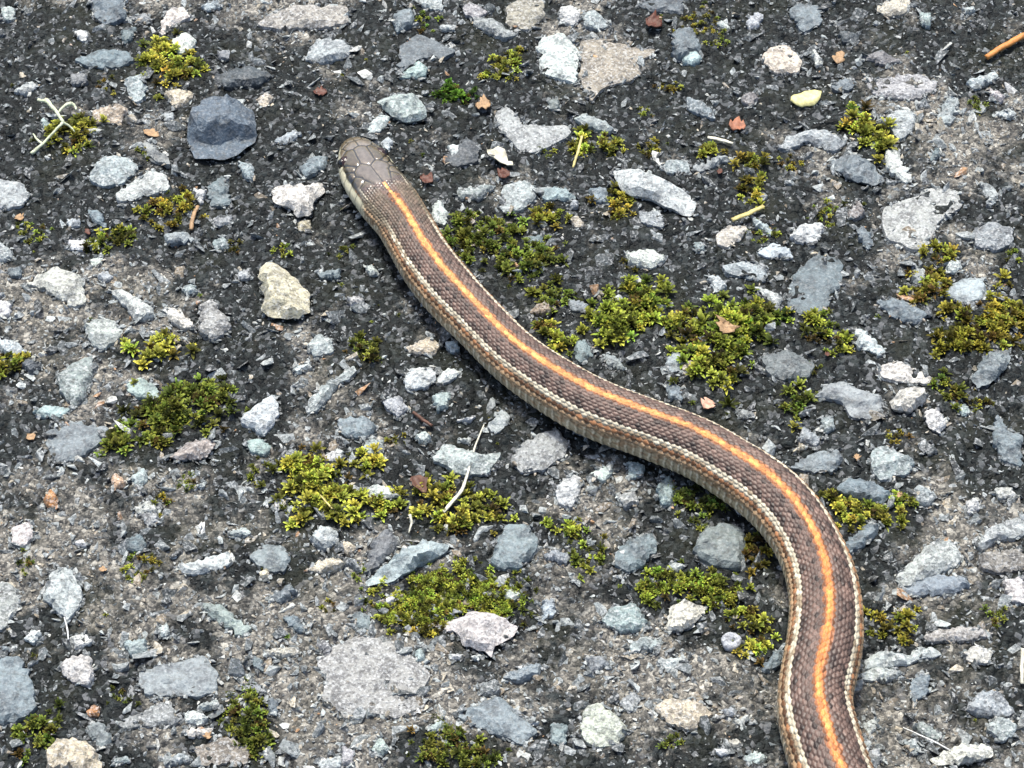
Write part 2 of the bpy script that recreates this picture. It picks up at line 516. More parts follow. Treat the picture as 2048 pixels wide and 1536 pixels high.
# outlines on the photograph: blocks of 683 x 512 px enlarged three times
OFF = dict(A=(0, 0), B=(683, 0), C=(1365, 0), D=(0, 512), E=(683, 512), F=(1365, 512), G=(0, 1024), H=(683, 1024), I=(1365, 1024))
STONES = '''
A b 435,340 600,280 760,290 800,340 720,385 560,385
A lg 525,1050 620,930 770,940 835,1000 740,1090 600,1110
A lw 790,1080 900,1010 1000,1040 1020,1110 930,1150 720,1200 690,1150
A l -50,1060 120,1080 180,1150 130,1220 0,1240 -60,1180
A l 1820,340 1890,230 2040,220 2100,260 2090,320 1930,360
A tl 1540,130 1620,60 1800,20 2080,20 2090,120 1900,160 1600,150
A cw 960,110 1010,40 1090,20 1140,80 1060,120 960,200
A w 1020,230 1110,180 1180,230 1150,290 1070,310
A n 740,460 860,430 870,560 810,600 770,560
A tc 980,540 1080,530 1165,550 1120,620 1050,640
A tc 550,650 700,620 770,640 720,730 560,720
A g 820,860 900,840 1010,940 1020,980 930,960
A b 1240,1100 1340,1030 1390,1210 1260,1220
A w 1150,1130 1240,1120 1200,1210
A d 1260,450 1480,370 1630,430 1560,490 1350,510
A b 1790,1000 1880,930 1970,930 1950,1000 1830,1050
A l 70,530 180,470 230,500 150,550
A b 540,-30 740,-30 760,90 620,130 560,80
A g 760,90 880,70 910,110 820,120
A b 720,170 820,140 790,220 740,250
A w 440,170 520,170 520,230 480,230
A l 0,30 90,40 80,110 20,110
A l 1640,840 1760,770 1810,790 1720,860
A ck 1530,590 1600,545 1640,570 1590,640
A n 1420,950 1520,980 1520,1070 1470,1060
A g 1300,290 1380,290 1370,340 1310,340
A n 1200,30 1310,0 1330,40 1240,60
A l -40,1430 60,1480 70,1536 0,1560 -60,1500
A w 400,1440 510,1430 500,1490 420,1490
A b 520,1250 600,1260 640,1360 560,1330
A l 400,1310 480,1310 480,1350 410,1360
A g 980,1400 1120,1380 1170,1430 1000,1450
A n 1270,1430 1340,1400 1380,1470 1290,1480
A g 420,440 500,430 530,480 430,500
A g 1270,1290 1390,1270 1380,1330 1300,1340
A n 250,700 300,740 260,790
A l 980,670 1040,670 1040,710 990,720
A tc 1780,1320 1860,1300 1870,1370 1790,1370
B l 420,-20 600,-20 610,60 480,30
B pg 720,30 780,10 880,60 820,100 740,80
B tg 980,30 1060,-20 1200,-20 1225,80 1130,160 1000,140
B lg 780,80 900,100 1060,190 960,215 800,140
B w 1310,30 1380,20 1450,70 1420,120 1390,140 1310,110
B l 1450,70 1520,50 1610,150 1530,170 1450,140
B lw 1180,220 1330,190 1420,290 1420,380 1400,490 1300,460 1190,430
B tm 1430,240 1560,220 1880,290 1870,320 1760,360 1800,440 1560,520 1500,600 1440,500
B db 350,260 460,190 560,230 690,290 600,340 480,330 350,430
B n 340,450 460,350 520,390 500,440 380,450
B wn 170,730 230,680 290,690 270,750 160,810
B nl 230,860 280,820 310,850 270,910
B pl 930,660 990,630 1080,720 1250,750 1350,740 1380,790 1250,870 1140,910 1060,890 1000,820 930,740
B nl 1390,700 1450,670 1560,710 1640,760 1600,780 1460,740
B w 630,870 700,870 740,910 660,940
B d 600,950 740,820 830,860 820,960 680,1000
B nl 970,1100 1080,1070 1180,1110 1160,1180 1080,1250 960,1260
B n 1200,1110 1350,1120 1410,1170 1360,1190 1210,1180
B ng 690,1130 820,1110 930,1100 820,1190 700,1170
B b 1480,1120 1590,1110 1610,1200 1510,1190
B w 540,1220 590,1180 640,1260 620,1340 550,1310
B l 1900,990 1990,950 2080,950 2090,1020 1960,1030
B lb 1780,1250 1910,1250 1940,1350 1800,1320
B c 1370,1290 1420,1280 1460,1340 1400,1350
B w 580,150 690,140 680,170 600,170
B g 1240,600 1300,590 1310,650 1240,650
B b 310,80 420,30 430,130 330,190
B g 0,230 50,270 40,320 0,320
B db 1990,180 2100,150 2150,300 2000,350
B db 1760,20 1900,-20 2048,-20 2048,80 1850,60
B wl 1700,1500 1850,1480 1950,1536 1860,1600 1720,1570
B b 1100,1400 1200,1390 1220,1440 1130,1440
B l 1370,1190 1420,1190 1420,1230 1370,1230
C ck 480,320 540,260 640,260 720,360 700,420 560,430 490,370
C l 380,120 450,60 490,80 450,160 400,160
C l 200,130 250,120 290,170 240,160
C w 760,270 800,280 850,370 800,380
C b 890,510 970,465 1040,490 1010,530 920,540
C nb 25,570 110,590 190,670 200,700 120,680 30,640
C p 350,580 420,550 460,590 410,630 360,610
C ml 1080,440 1180,460 1420,430 1530,480 1520,540 1350,580 1150,560
C l 1190,710 1320,640 1410,680 1400,760 1300,830 1250,760
C l 1530,680 1600,560 1660,570 1620,720 1550,720
C l 1700,470 1880,410 1900,440 1760,520
C lk 1840,510 1940,560 1910,600 1850,560
C l 1880,670 1960,640 2010,670 1960,700
C gl 560,870 720,780 860,770 990,850 900,900 740,830 640,890
C w 1220,890 1280,880 1380,1060 1340,1090 1220,990
C pl 1210,1230 1300,1200 1500,1110 1650,1130 1690,1220 1530,1320 1500,1440 1400,1490 1230,1420 1200,1330
C lb 1740,1370 1850,1310 1990,1360 1980,1440 1880,1490 1760,1460
C l 1780,1080 1850,1100 1900,1170 1850,1240 1810,1160
C wc 200,1400 270,1340 390,1340 350,1430 270,1470 210,1450
C l 640,1400 720,1330 860,1330 810,1440 700,1440
C nl 450,1500 540,1440 640,1480 670,1536 500,1530
C n 70,1440 130,1440 130,1490 80,1500
C l 420,1290 540,1370 530,1400 430,1330
C b 1040,1360 1090,1340 1150,1440 1110,1490
C ck 1170,20 1290,-20 1370,-20 1340,70 1250,90 1170,60
C n 1420,70 1490,70 1490,150 1430,140
C l 1690,40 1750,30 1760,60 1700,70
C m 980,1280 1060,1190 1100,1270 1040,1300
C n 0,300 70,280 120,340 60,380 0,360
C b 1480,930 1540,870 1550,930 1490,960
C g 60,980 260,920 290,950 180,990 90,1020
C d 940,170 1060,200 1050,250 960,240
C b 640,40 700,0 820,20 830,130 720,180
C dp 1050,330 1200,310 1320,360 1200,380
D lk 150,150 330,40 480,100 520,250 440,290 300,200
D w 640,190 760,200 920,310 920,350 800,380 760,300
D wk 980,310 1050,310 1170,420 1100,430 1000,360
D l 490,400 620,360 690,380 740,440 690,500 600,550 540,500
D pg 1190,290 1270,250 1360,360 1390,420 1280,500 1190,440
D gl 330,700 480,610 550,580 555,720 500,850 440,900 380,820
D n 190,930 280,890 420,910 360,960 250,960
D bg 270,1050 420,990 660,1020 600,1110 450,1220 310,1240
D n 760,750 840,720 940,780 950,860 820,840 760,800
D lw 1430,980 1520,890 1640,815 1670,880 1640,1000 1580,1060
D n 1470,1100 1560,1080 1630,1130 1590,1180 1500,1160
D n 780,1320 860,1260 890,1330 830,1390
D d 120,640 170,590 250,650 180,690
D l -20,490 110,510 150,560 60,590 0,560
D l 1840,530 1900,450 1980,480 2000,560 1880,590
D l 1840,930 1860,830 2048,700 2120,640 2140,680 2000,790 1900,920
D w 1750,660 1850,620 1870,650 1780,690
D n 1080,190 1150,150 1190,200 1130,220
D l 580,110 640,80 680,120 620,150
D b 40,70 120,50 130,100 60,110
D w -20,260 60,260 60,350 -20,370
D w 1940,1190 2000,1155 2048,1180 2040,1220 1970,1220
D w 1640,1470 1670,1425 1710,1450 1700,1500 1650,1510
D l 1170,1370 1240,1340 1220,1380
D pl 800,1500 900,1460 950,1536 820,1540
D l 1420,100 1500,60 1500,120 1430,140
D b 1900,90 2040,70 2040,120 1920,120
D w 540,10 610,0 610,40 550,50
D w 870,460 950,450 940,480
E pl 30,250 100,235 140,260 60,300
E l 140,60 180,40 230,100 170,110
E tc 380,540 530,470 590,520 560,580 440,580
E w 370,740 410,670 540,660 570,730 500,780 390,790
E w 575,710 640,660 730,680 640,740 580,760
E n 620,490 690,500 710,540 660,560 630,530
E l 240,850 350,830 400,900 340,950 270,900
E n 540,830 660,800 640,900 570,920
E lb 870,1010 960,910 1010,950 1000,1000 920,1060
E pl 1010,1220 1080,1110 1220,1040 1300,1030 1360,1110 1340,1190 1220,1270 1080,1290
E nl 540,1190 620,1110 850,1180 960,1160 880,1290 700,1290
E ln 110,1140 180,1080 250,1090 250,1170 160,1190
E l 430,1080 500,1040 540,1080 500,1120
E w 690,1080 780,1070 770,1110
E b -30,960 150,950 210,1010 150,1080 0,1060
E wn 1490,1290 1570,1250 1640,1270 1580,1340 1510,1310
E n 1720,1220 1820,1250 1810,1310 1730,1330
E w 1280,1400 1380,1290 1440,1320 1420,1420 1380,1500 1300,1470
E wn 100,1420 200,1360 290,1380 310,1440 160,1450
E t 1140,310 1220,260 1290,290 1250,330 1130,330
E b 1400,510 1460,490 1520,580 1430,630 1400,600
E ng 1560,580 1640,590 1720,680 1600,650
E bl 1940,640 1980,570 2048,580 2048,680 1960,690
E bg 1350,250 1480,280 1470,330 1380,320
E pg 1650,1420 1760,1400 1790,1470 1700,1500
E n 1890,1370 1970,1300 2000,1380 1980,1480 1920,1480
E w 680,970 810,940 770,970
E b 1950,760 2030,770 2048,860 1960,850
F ln 240,40 380,10 510,60 500,140 360,110 260,80
F l 150,110 220,110 270,170 200,210
F l 430,170 470,170 600,230 580,310 520,250
F db 640,170 700,60 800,-20 950,0 960,140 870,300 700,330 630,280
F b 1160,260 1300,250 1480,330 1400,400 1270,360
F bl 1570,210 1680,120 1810,120 1830,200 1750,300 1650,250
F wn 1560,20 1600,0 1670,10 1680,60 1620,90
F g 1360,70 1450,60 1460,140 1390,150
F l 1040,430 1080,430 1220,560 1210,590 1050,540
F wk 1160,670 1280,620 1500,720 1480,760 1300,750 1200,720
F bl 790,830 880,750 980,740 1060,790 1190,820 1210,880 1120,970 1010,950 960,860 880,840
F l 1410,1110 1460,1080 1490,1130 1450,1170
F dg 480,590 640,560 800,640 760,720 600,740 500,680
F lb 690,1090 730,1010 830,1090 800,1130
F c 660,1160 720,1100 750,1140
F bg 640,1250 800,1160 930,1150 970,1200 900,1280 760,1270
F nl 1130,1160 1200,1120 1400,1210 1360,1290 1190,1330 1140,1270
F b 920,1380 1000,1310 1160,1350 1260,1410 1200,1470 1080,1440 980,1410
F ng 1370,1400 1430,1360 1530,1420 1480,1490 1400,1470
F b 1860,1080 1890,930 1960,1040 2048,1060 2048,1250 1920,1210
F lk 1870,1380 1960,1370 2040,1440 1900,1440
F w 1700,1460 1770,1440 1790,1500 1720,1536
F n 1640,890 1700,870 1730,920 1680,950
F g 330,910 420,930 440,960 350,970
F g 830,960 900,940 920,1020 860,1050
G pl 820,-10 950,-10 950,50 880,70
G wk 70,80 190,40 200,120 150,190 70,190
G pl 0,400 80,430 110,520 90,600 0,700 -80,600
G ln 250,490 300,350 400,320 490,460 470,560 400,640 320,570
G b 0,860 120,860 200,1040 220,1170 0,1280 -100,1050
G b 740,170 850,130 880,190 850,230 750,220
G w 440,170 500,160 520,200 460,200
G wl 1060,300 1180,280 1370,220 1380,300 1200,360 1090,350
G bg 1490,260 1580,190 1690,190 1750,270 1700,350 1600,350
G l 1850,150 1930,70 2020,100 2030,170 1940,210
G c 1840,340 1910,280 2030,270 2080,310 2000,340 1940,360
G b 1610,510 1730,430 1790,470 1680,540
G gn 1210,540 1320,550 1510,690 1450,740 1250,620
G b 1690,630 1780,620 1850,710 1790,720
G n 730,760 880,750 880,850 780,850
G bg 830,930 1040,900 1220,850 1310,960 1290,1080 1120,1100 870,1090 830,1020
G lk 360,900 430,850 540,850 560,960 540,1030 430,1010 370,960
G w 410,740 500,720 560,760 450,820
G ml 700,1260 900,1170 1010,1110 1080,1250 900,1280 740,1290
G w 1100,1200 1160,1180 1250,1220 1200,1265 1110,1250
G wc 1100,1300 1280,1290 1240,1330 1130,1340
G wl 1180,1150 1300,1110 1310,1150 1210,1180
G nd 520,1270 590,1240 680,1350 600,1400 530,1330
G w 1420,950 1510,950 1490,985
G g 1430,1020 1560,1030 1580,1070 1480,1060
G w 140,750 200,690 250,720 200,780
G ln 970,1470 1100,1440 1160,1480 1010,1510
G lb 660,1480 760,1450 780,1490 700,1510
G w 1570,1420 1610,1400 1630,1450 1590,1470
G l 1900,1480 2048,1430 2048,1536 1930,1536
G wc 1590,820 1760,800 1810,840 1720,860 1600,850
G pg 1890,790 1950,750 2000,820 1960,880
G b 1600,1110 1670,1110 1660,1210 1610,1190
G c 1550,360 1600,330 1620,380 1580,390
G l 940,670 1000,650 1020,720 960,740
G b 1510,850 1570,870 1580,940 1520,910
G b 0,790 50,800 60,830 0,830
G l 1360,110 1460,80 1510,120 1400,130
G tm 1160,1400 1350,1330 1500,1390 1480,1500 1200,1510
H dg 130,360 180,170 270,90 340,170 300,250 200,330
H b 890,280 940,140 1000,60 1120,60 1180,140 1170,210 1080,320 940,320
H lb 1210,240 1280,210 1370,240 1350,290 1230,270
H b 1640,240 1720,150 1860,110 1900,180 1820,300 1720,350 1640,300
H w 960,450 1030,440 1080,490 1030,520 970,500
H nl 1200,510 1270,500 1290,580 1200,640
H ng 1560,640 1620,560 1760,530 1840,640 1800,690 1650,690
H ln 1730,790 1800,740 1940,770 1900,810 1740,830
H ml -150,900 -60,800 120,720 300,760 430,860 540,960 470,1080 500,1160 330,1230 150,1190 20,1230 -120,1110 -90,1000
H b 690,1210 880,1110 960,1100 1040,1170 1180,1300 1090,1380 960,1330 800,1270
H g 810,1020 940,990 950,1070 850,1090
H bg 960,970 1080,910 1200,890 1190,960 1060,990
H cn 1430,1280 1470,1150 1540,1130 1640,1200 1720,1290 1650,1390 1530,1400 1460,1360
H pl 1660,1130 1750,1060 1800,1120 1720,1190
H tc 1870,1170 1950,1110 2150,1130 2230,1200 2100,1300 1960,1260
H dn 1250,1260 1360,1270 1340,1390 1250,1380
H b 60,610 110,590 170,620 180,700 100,690
H w 640,850 730,850 710,880 650,880
H w 770,850 840,840 820,880
H ln 180,1420 230,1340 290,1410 240,1450
H l 1890,880 2048,860 2048,930 1950,940
H bg 1460,860 1560,850 1620,910 1500,960
H wn 1950,320 2000,290 2070,310 2010,350
H n 440,830 490,800 500,880 450,890
H w 1620,370 1690,360 1680,390
H w 240,520 300,500 350,520 290,550
H c -10,170 60,180 90,210 40,250 0,230
H nl 510,1290 600,1240 630,1280 550,1320
H pl 0,1380 80,1420 60,1500 0,1500
I dg 60,220 140,90 250,60 350,90 380,200 350,330 240,330 120,280
I b 970,180 1100,70 1200,60 1150,150 1010,240
I l 1280,380 1400,260 1500,170 1620,170 1680,250 1640,320 1500,370 1330,440
I b 1310,450 1480,370 1700,380 1730,430 1600,480 1380,490
I l 1760,190 1850,80 2048,20 2068,120 1900,160 1800,220
I m 1780,240 2048,200 2078,330 1900,350 1800,320
I lk 1920,400 2048,380 2088,540 1960,520
I l 1090,880 1180,820 1300,840 1500,790 1560,840 1400,880 1230,920 1100,930
I l 1060,960 1180,920 1330,950 1280,990 1100,1000
I tl 1440,740 1560,690 1760,680 1870,720 1700,760 1500,770
I lk 1680,840 1760,790 1870,830 1830,900 1720,890
I b 1360,1060 1400,960 1490,970 1470,1080 1390,1130
I lb 1700,1170 1780,1070 1900,1070 2000,1190 1950,1220 1780,1210
I l 1820,1290 1900,1220 2010,1270 1990,1330 1920,1370
I wn 1080,1260 1150,1230 1190,1270 1120,1330
I l 1380,1260 1450,1250 1580,1330 1560,1350 1470,1340
I ln 1330,1350 1420,1340 1430,1440 1360,1430
I l 360,1470 430,1430 510,1460 490,1500 420,1510
I w 190,1420 270,1410 280,1450 220,1460
I wl 320,1240 390,1210 410,1240 350,1270
I nc 260,1380 330,1360 360,1400 310,1420
I b 470,940 560,830 600,830 590,910 500,960
I l 1110,1420 1180,1400 1200,1480 1130,1480
I l 230,1180 310,1170 320,1210 270,1220
'''
LOOSE = [
    ('A x 1130,700 1230,610 1400,590 1520,650 1540,800 1420,890 1330,920 1160,910 1115,800', 7.5, 'dark blue-grey facetted stone standing clear of the black bitumen'),
    ('A wc 1620,1120 1700,1090 1930,1080 1950,1140 1880,1200 1860,1280 1780,1290 1740,1230 1640,1200', 3.2, "whitish lumpy stone beside the snake's head"),
    ('B nl 210,600 300,560 430,550 510,640 510,700 400,730 300,690', 3.0, "pale green-grey banded wedge of stone ahead of the snake's snout"),
    ('B lw 1630,1010 1780,1000 1900,1060 2048,1120 2130,1200 2100,1290 2000,1250 1850,1180 1720,1160 1640,1060', 3.0, 'long speckled white-grey stone lying near the yellow straw piece'),
    ('C b 890,940 1000,910 1130,960 1220,1060 1150,1100 1000,1060 900,990', 2.6, 'smooth blue-grey almond stone below the chunky yellow moss'),
    ('D c 1550,70 1600,25 1720,70 1860,210 1860,330 1720,370 1610,350 1560,310 1590,240', 4.2, 'cream yellow angular stone with a crack, facing the neck of the snake'),
    ('D kp 1010,1190 1120,1110 1270,1080 1290,1110 1240,1190 1080,1210', 2.4, 'pinkish pointed stone leaning on the dark green moss'),
    ('F lk 1240,860 1330,790 1450,790 1470,850 1380,920 1260,910', 3.0, 'small pale stone with black shadow beneath, beside a bushy moss tuft'),
    ('F b 1730,720 1840,570 1960,550 1970,620 1890,730 1770,790', 3.0, 'blue-grey slanted stone with white face under the golden moss mat'),
    ('F w 1450,920 1530,890 1590,990 1550,1050 1480,1010', 2.4, 'small chalky white rounded pebble'),
    ('G c 270,1450 330,1370 440,1330 550,1390 610,1490 600,1570 280,1570', 4.0, 'rounded cream stone freckled with dark pits'),
    ('H bl 140,400 240,320 400,210 520,170 650,190 630,230 520,290 400,350 280,410 150,430', 3.4, 'long curved blue-grey slate chip above the finest moss carpet'),
    ('H wk 520,650 700,620 790,580 900,590 1060,660 1030,730 920,790 900,860 860,820 730,790 690,700', 3.2, 'pinkish white ragged stone with pointed tail against the fine moss carpet'),
    ('H wc 1940,690 1970,560 2060,530 2190,560 2140,640 2040,710', 2.8, 'whitish blocky stone beside olive moss and the ringed pebble'),
    ('I wc 1480,1470 1640,1400 1850,1390 1870,1450 1750,1490 1540,1510', 2.8, 'long white flaky stone touched by a white thread'),
    ('D oc 660,1330 700,1295 760,1350 740,1380 680,1395', 1.6, 'tiny pale orange crumb of stone'),
    ('D o 255,1450 300,1380 350,1450 340,1510 280,1500', 1.8, 'small bright orange rounded pebble'),
    ('G o 510,1180 560,1140 600,1160 590,1210 530,1210', 1.6, 'tiny amber pebble in black bitumen'),
]


def parse(line):
    p = line.split()
    ox, oy = OFF[p[0]]
    pts = [tuple(float(c) for c in q.split(',')) for q in p[2:]]
    return p[1], [(ox + x / 2.9985, oy + y / 2.9985) for x, y in pts]


# ------------------------------------------------------------------ where moss grows
GM = 'moss growing in the worn asphalt'
MOSS = [  # style, leaf mm, density, blobs in the photograph, label
    ('y', 1.35, 1.2, [(330, 125, 55, 50), (385, 140, 30, 25), (315, 95, 20, 25)], 'yellow-green moss tuft beside the flat blue-grey stone'),
    ('y', 1.25, 1.2, [(140, 275, 52, 32), (165, 255, 35, 25)], 'yellow and rusty moss tuft under the pale lichen strand'),
    ('e', 1.15, 1.3, [(900, 182, 28, 26), (925, 192, 22, 16)], 'vivid green little moss tuft, greener than all other moss'),
    ('y', 1.05, 1.1, [(1010, 125, 34, 28), (985, 150, 24, 14)], 'sparse moss in the dark hollow beside the big mottled stone'),
    ('y', 1.3, 1.2, [(1195, 285, 42, 26), (1160, 300, 22, 18)], 'bright moss tuft crossed by an upright straw'),
    ('o', 1.2, .95, [(1490, 315, 44, 22), (1500, 380, 34, 30), (1425, 300, 40, 20)], 'dry golden moss above the long speckled stone and straw'),
    ('y', 1.9, 1.25, [(1715, 235, 28, 32), (1750, 270, 40, 34), (1765, 290, 26, 24)], 'chunky yellow moss with broad leaf lobes beside pale stones'),
    ('k', 1.25, 1.1, [(975, 490, 70, 42), (920, 470, 40, 30), (1040, 530, 52, 32), (1000, 455, 40, 25), (1075, 500, 45, 30), (1110, 585, 48, 30), (940, 435, 30, 20)], "dark green moss spread along the snake's neck"),
    ('o', 1.2, 1.0, [(1095, 435, 36, 22)], 'brown curled moss under the forked green-grey stone'),
    ('o', 1.2, 1.0, [(1225, 415, 32, 22), (1245, 385, 28, 25)], 'brown-gold moss at the blunt end of the long speckled stone'),
    ('g', 1.55, 1.45, [(1270, 625, 78, 48), (1225, 660, 40, 40), (1300, 585, 55, 30)], 'bushy green moss half of the large clump, on the pale stone side'),
    ('g', 1.65, 1.5, [(1440, 660, 108, 62), (1420, 745, 66, 42), (1500, 630, 60, 40)], 'largest bushy green moss clump with a tan husk caught in it'),
    ('g', 1.3, 1.2, [(1115, 685, 34, 26), (1090, 660, 24, 20)], 'small green moss against the upper edge of the snake'),
    ('g', 1.3, 1.2, [(1640, 655, 36, 32), (1675, 680, 28, 28)], 'olive moss tuft between dark slate and the small pale stone'),
    ('o', 1.3, 1.25, [(1865, 560, 38, 40), (1880, 510, 28, 28), (1830, 590, 28, 22)], 'golden brown moss ridge above the split blue stone'),
    ('o', 1.4, 1.45, [(1945, 650, 68, 58), (2020, 640, 48, 62), (1900, 690, 34, 30)], 'broad golden green moss mat above the slanted blue-grey stone'),
    ('k', 1.3, 1.1, [(1585, 800, 36, 34)], 'dark moss tuft beside the snake and the notched blue stone'),
    ('g', 1.4, 1.2, [(1890, 772, 24, 34)], 'bushy moss tuft beside the small pale stone and chalky pebble'),
    ('y', 1.5, .75, [(300, 705, 55, 28), (330, 690, 45, 22)], 'stringy yellow moss branches on grey fines'),
    ('k', 1.5, 1.4, [(370, 810, 88, 48), (320, 850, 70, 40), (420, 785, 50, 28), (240, 880, 34, 30)], 'large dark green moss clump behind the pinkish pointed stone'),
    ('y', 1.5, 1.3, [(630, 960, 70, 50), (610, 985, 60, 40), (690, 1010, 60, 36), (600, 925, 35, 25)], 'large yellow-green moss clump with white pebbles at its edge'),
    ('y', 1.4, 1.2, [(720, 915, 34, 22), (755, 925, 18, 12)], 'small yellow moss star growing over a pale pebble'),
    ('y', 1.4, 1.2, [(860, 985, 48, 28), (870, 1040, 44, 26), (945, 1010, 76, 40), (780, 1005, 40, 22)], 'yellow-green moss clump under the curved dry grass blade'),
    ('g', .78, 1.9, [(905, 1180, 120, 44), (840, 1215, 80, 34), (980, 1200, 70, 40), (800, 1235, 40, 20)], 'fine short moss carpet between slate chip and pinkish white stone'),
    ('o', .9, 1.2, [(850, 1255, 46, 16)], 'narrow golden moss strip tucked under the pinkish white stone'),
    ('g', 1.0, .95, [(1140, 1060, 40, 20), (1175, 1110, 38, 30)], 'thin moss between two upright blue-grey stones'),
    ('g', .95, 1.35, [(1360, 1165, 80, 30), (1430, 1190, 55, 32), (1300, 1185, 35, 20)], 'olive moss strip below the dark rounded stone by the snake'),
    ('y', 1.1, 1.2, [(1500, 1255, 44, 44), (1460, 1215, 34, 26), (1520, 1280, 30, 26)], "yellow moss cushion between ringed pebble and the snake's flank"),
    ('y', 1.15, 1.3, [(1690, 1015, 40, 22), (1735, 1030, 52, 30), (1660, 995, 25, 14)], 'yellow moss tuft on the outer side of the snake bend'),
    ('g', 1.2, 1.2, [(1812, 1015, 26, 32)], 'separate green moss tuft beyond the yellow one at the snake bend'),
    ('o', 1.2, 1.0, [(1810, 1245, 30, 34), (1760, 1250, 34, 24)], 'rusty gold moss above the split grey slab right of the snake'),
    ('k', 1.1, 1.1, [(740, 700, 30, 26), (715, 690, 22, 18)], 'dark brown-green moss with a yellow speck beside the snake'),
    ('k', 1.1, 1.2, [(1405, 1005, 44, 26), (1360, 985, 28, 18)], 'shaded dark moss inside the snake bend'),
    ('o', 1.1, 1.1, [(1512, 1100, 26, 34)], 'brown moss squeezed between dark rounded stone and snake'),
    ('y', 1.3, 1.2, [(15, 720, 34, 40)], 'yellow-green moss tuft beside the small dark pyramid stone'),
    ('k', 1.0, 1.2, [(490, 1430, 48, 52), (510, 1480, 40, 30)], 'blackish moss hollow near a white speck of stone'),
    ('k', 1.0, 1.3, [(880, 1490, 60, 34), (960, 1510, 40, 24)], 'dull brown-green moss below the two-toned blue stone'),
    ('k', 1.1, 1.0, [(60, 1480, 55, 30), (90, 1440, 30, 20)], 'dark moss behind the freckled cream stone'),
    ('o', 1.1, .95, [(330, 425, 60, 34), (370, 400, 30, 20)], 'brownish moss around a small rusty stick'),
    ('g', 1.1, 1.0, [(235, 465, 36, 24), (190, 490, 30, 18)], 'thin star moss on dark bitumen below pale rounded stones'),
]
SMALL = [(840, 40, 26), (1400, 45, 40), (1950, 205, 26), (1650, 425, 36), (1300, 290, 26), (510, 940, 24), (330, 1000, 24), (370, 965, 22),
         (260, 1130, 30), (300, 1125, 24), (60, 460, 34), (1960, 800, 26), (1985, 1235, 26), (2035, 510, 24), (300, 300, 18), (560, 500, 22),
         (470, 490, 22), (690, 500, 24), (1440, 80, 22), (1340, 170, 24), (1530, 470, 30), (1575, 320, 20), (60, 1130, 22), (240, 1390, 24),
         (1790, 870, 22), (1045, 1075, 18), (655, 1210, 20), (1350, 1480, 22), (715, 1140, 18), (1270, 520, 24), (1290, 220, 18), (1120, 770, 24),
         (1620, 740, 18), (1090, 300, 18), (215, 170, 20), (570, 1010, 16), (790, 880, 16), (1400, 1040, 24)]
# ------------------------------------------------------------------ the asphalt
def axis_grid(a, b, step, far):
    core = np.arange(a, b + step, step)
    out = []
    d, s = 0.0, step
    while d < far:
        s *= 1.35
        d += s
        out.append(d)
    out = np.array(out)
    return np.concatenate([(a - out)[::-1], core, b + out])


gx = axis_grid(-150, 150, .46, 30000)
gy = axis_grid(-125, 150, .46, 30000)
X, Y = np.meshgrid(gx, gy)
Z = H(X, Y)
# the bitumen has shrunk away from the stones: a groove round each
cy0, cx0 = np.searchsorted(gy, -125), np.searchsorted(gx, -150)
for l_ in STONES.strip().splitlines() + [q[0] for q in LOOSE]:
    P = np.array([at(x_, y_, .4)[:2] for x_, y_ in parse(l_)[1]])
    lo, hi = P.min(0) - 2, P.max(0) + 2
    ja, jb_ = np.searchsorted(gx, (lo[0], hi[0]))
    ia, ib_ = np.searchsorted(gy, (lo[1], hi[1]))
    if jb_ - ja < 2 or ib_ - ia < 2:
        continue
    G = np.stack([X[ia:ib_, ja:jb_], Y[ia:ib_, ja:jb_]], -1)[:, :, None]
    A_, B_ = P, np.roll(P, -1, 0)
    AB_ = B_ - A_
    t_ = np.clip(((G - A_) * AB_).sum(-1) / ((AB_ ** 2).sum(-1) + 1e-9), 0, 1)
    dd_ = np.sqrt(((A_ + t_[..., None] * AB_ - G) ** 2).sum(-1)).min(-1)
    Z[ia:ib_, ja:jb_] -= .4 * np.exp(-(dd_ / .65) ** 2) * (1 + .6 * noise(G[..., 0, 0] / 2.3, G[..., 0, 1] / 2.3, 18))
far = np.maximum(np.abs(X), np.abs(Y))
Z = np.where(far > 400, -.8, Z)
nx, ny = len(gx), len(gy)
idx = np.arange(nx * ny).reshape(ny, nx)
quads = np.stack([idx[:-1, :-1], idx[:-1, 1:], idx[1:, 1:], idx[1:, :-1]], -1).reshape(-1, 4)
SD = sand(X, Y)
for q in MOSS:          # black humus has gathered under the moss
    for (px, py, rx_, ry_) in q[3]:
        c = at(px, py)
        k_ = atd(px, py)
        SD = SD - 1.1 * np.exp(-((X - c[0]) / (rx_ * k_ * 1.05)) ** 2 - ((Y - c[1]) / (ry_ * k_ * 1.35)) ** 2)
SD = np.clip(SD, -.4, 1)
asphalt = mesh_np('asphalt_ground', np.stack([X, Y, Z], -1).reshape(-1, 3), quads, M_ASPH, smooth=True,
                  flt={'sand': SD.ravel()})
asphalt['kind'] = 'structure'

hero_discs = []          # where big stones sit, so that loose grit keeps off them


def put_stone(px, h, seed, code, parent=None, name='stone', undercut=False, flat=.6, facets=None):
    r = np.random.default_rng(seed + 500)
    P = np.array([at(x, y, h * .35)[:2] for x, y in px])
    c = (P.min(0) + P.max(0)) / 2
    size = math.sqrt(np.ptp(P[:, 0]) * np.ptp(P[:, 1]))
    zb = float(np.mean(H(P[:, 0], P[:, 1])))
    V, F = stone_geo(P - c, h, seed, depth=1.6 if not undercut else .6, flat=flat, undercut=undercut, facets=facets, base=0.0 if undercut else .08)
    o = mesh_np(name, V, F, M_SLATE if code[0] in 'bdx' or (code[0] in 'ng' and seed % 2) else M_STONE, (c[0], c[1], zb), parent)
    o.color = (*tone(code, r), 1)
    hero_discs.append((c[0], c[1], size * (.42 if size < 20 else .2)))
    return o


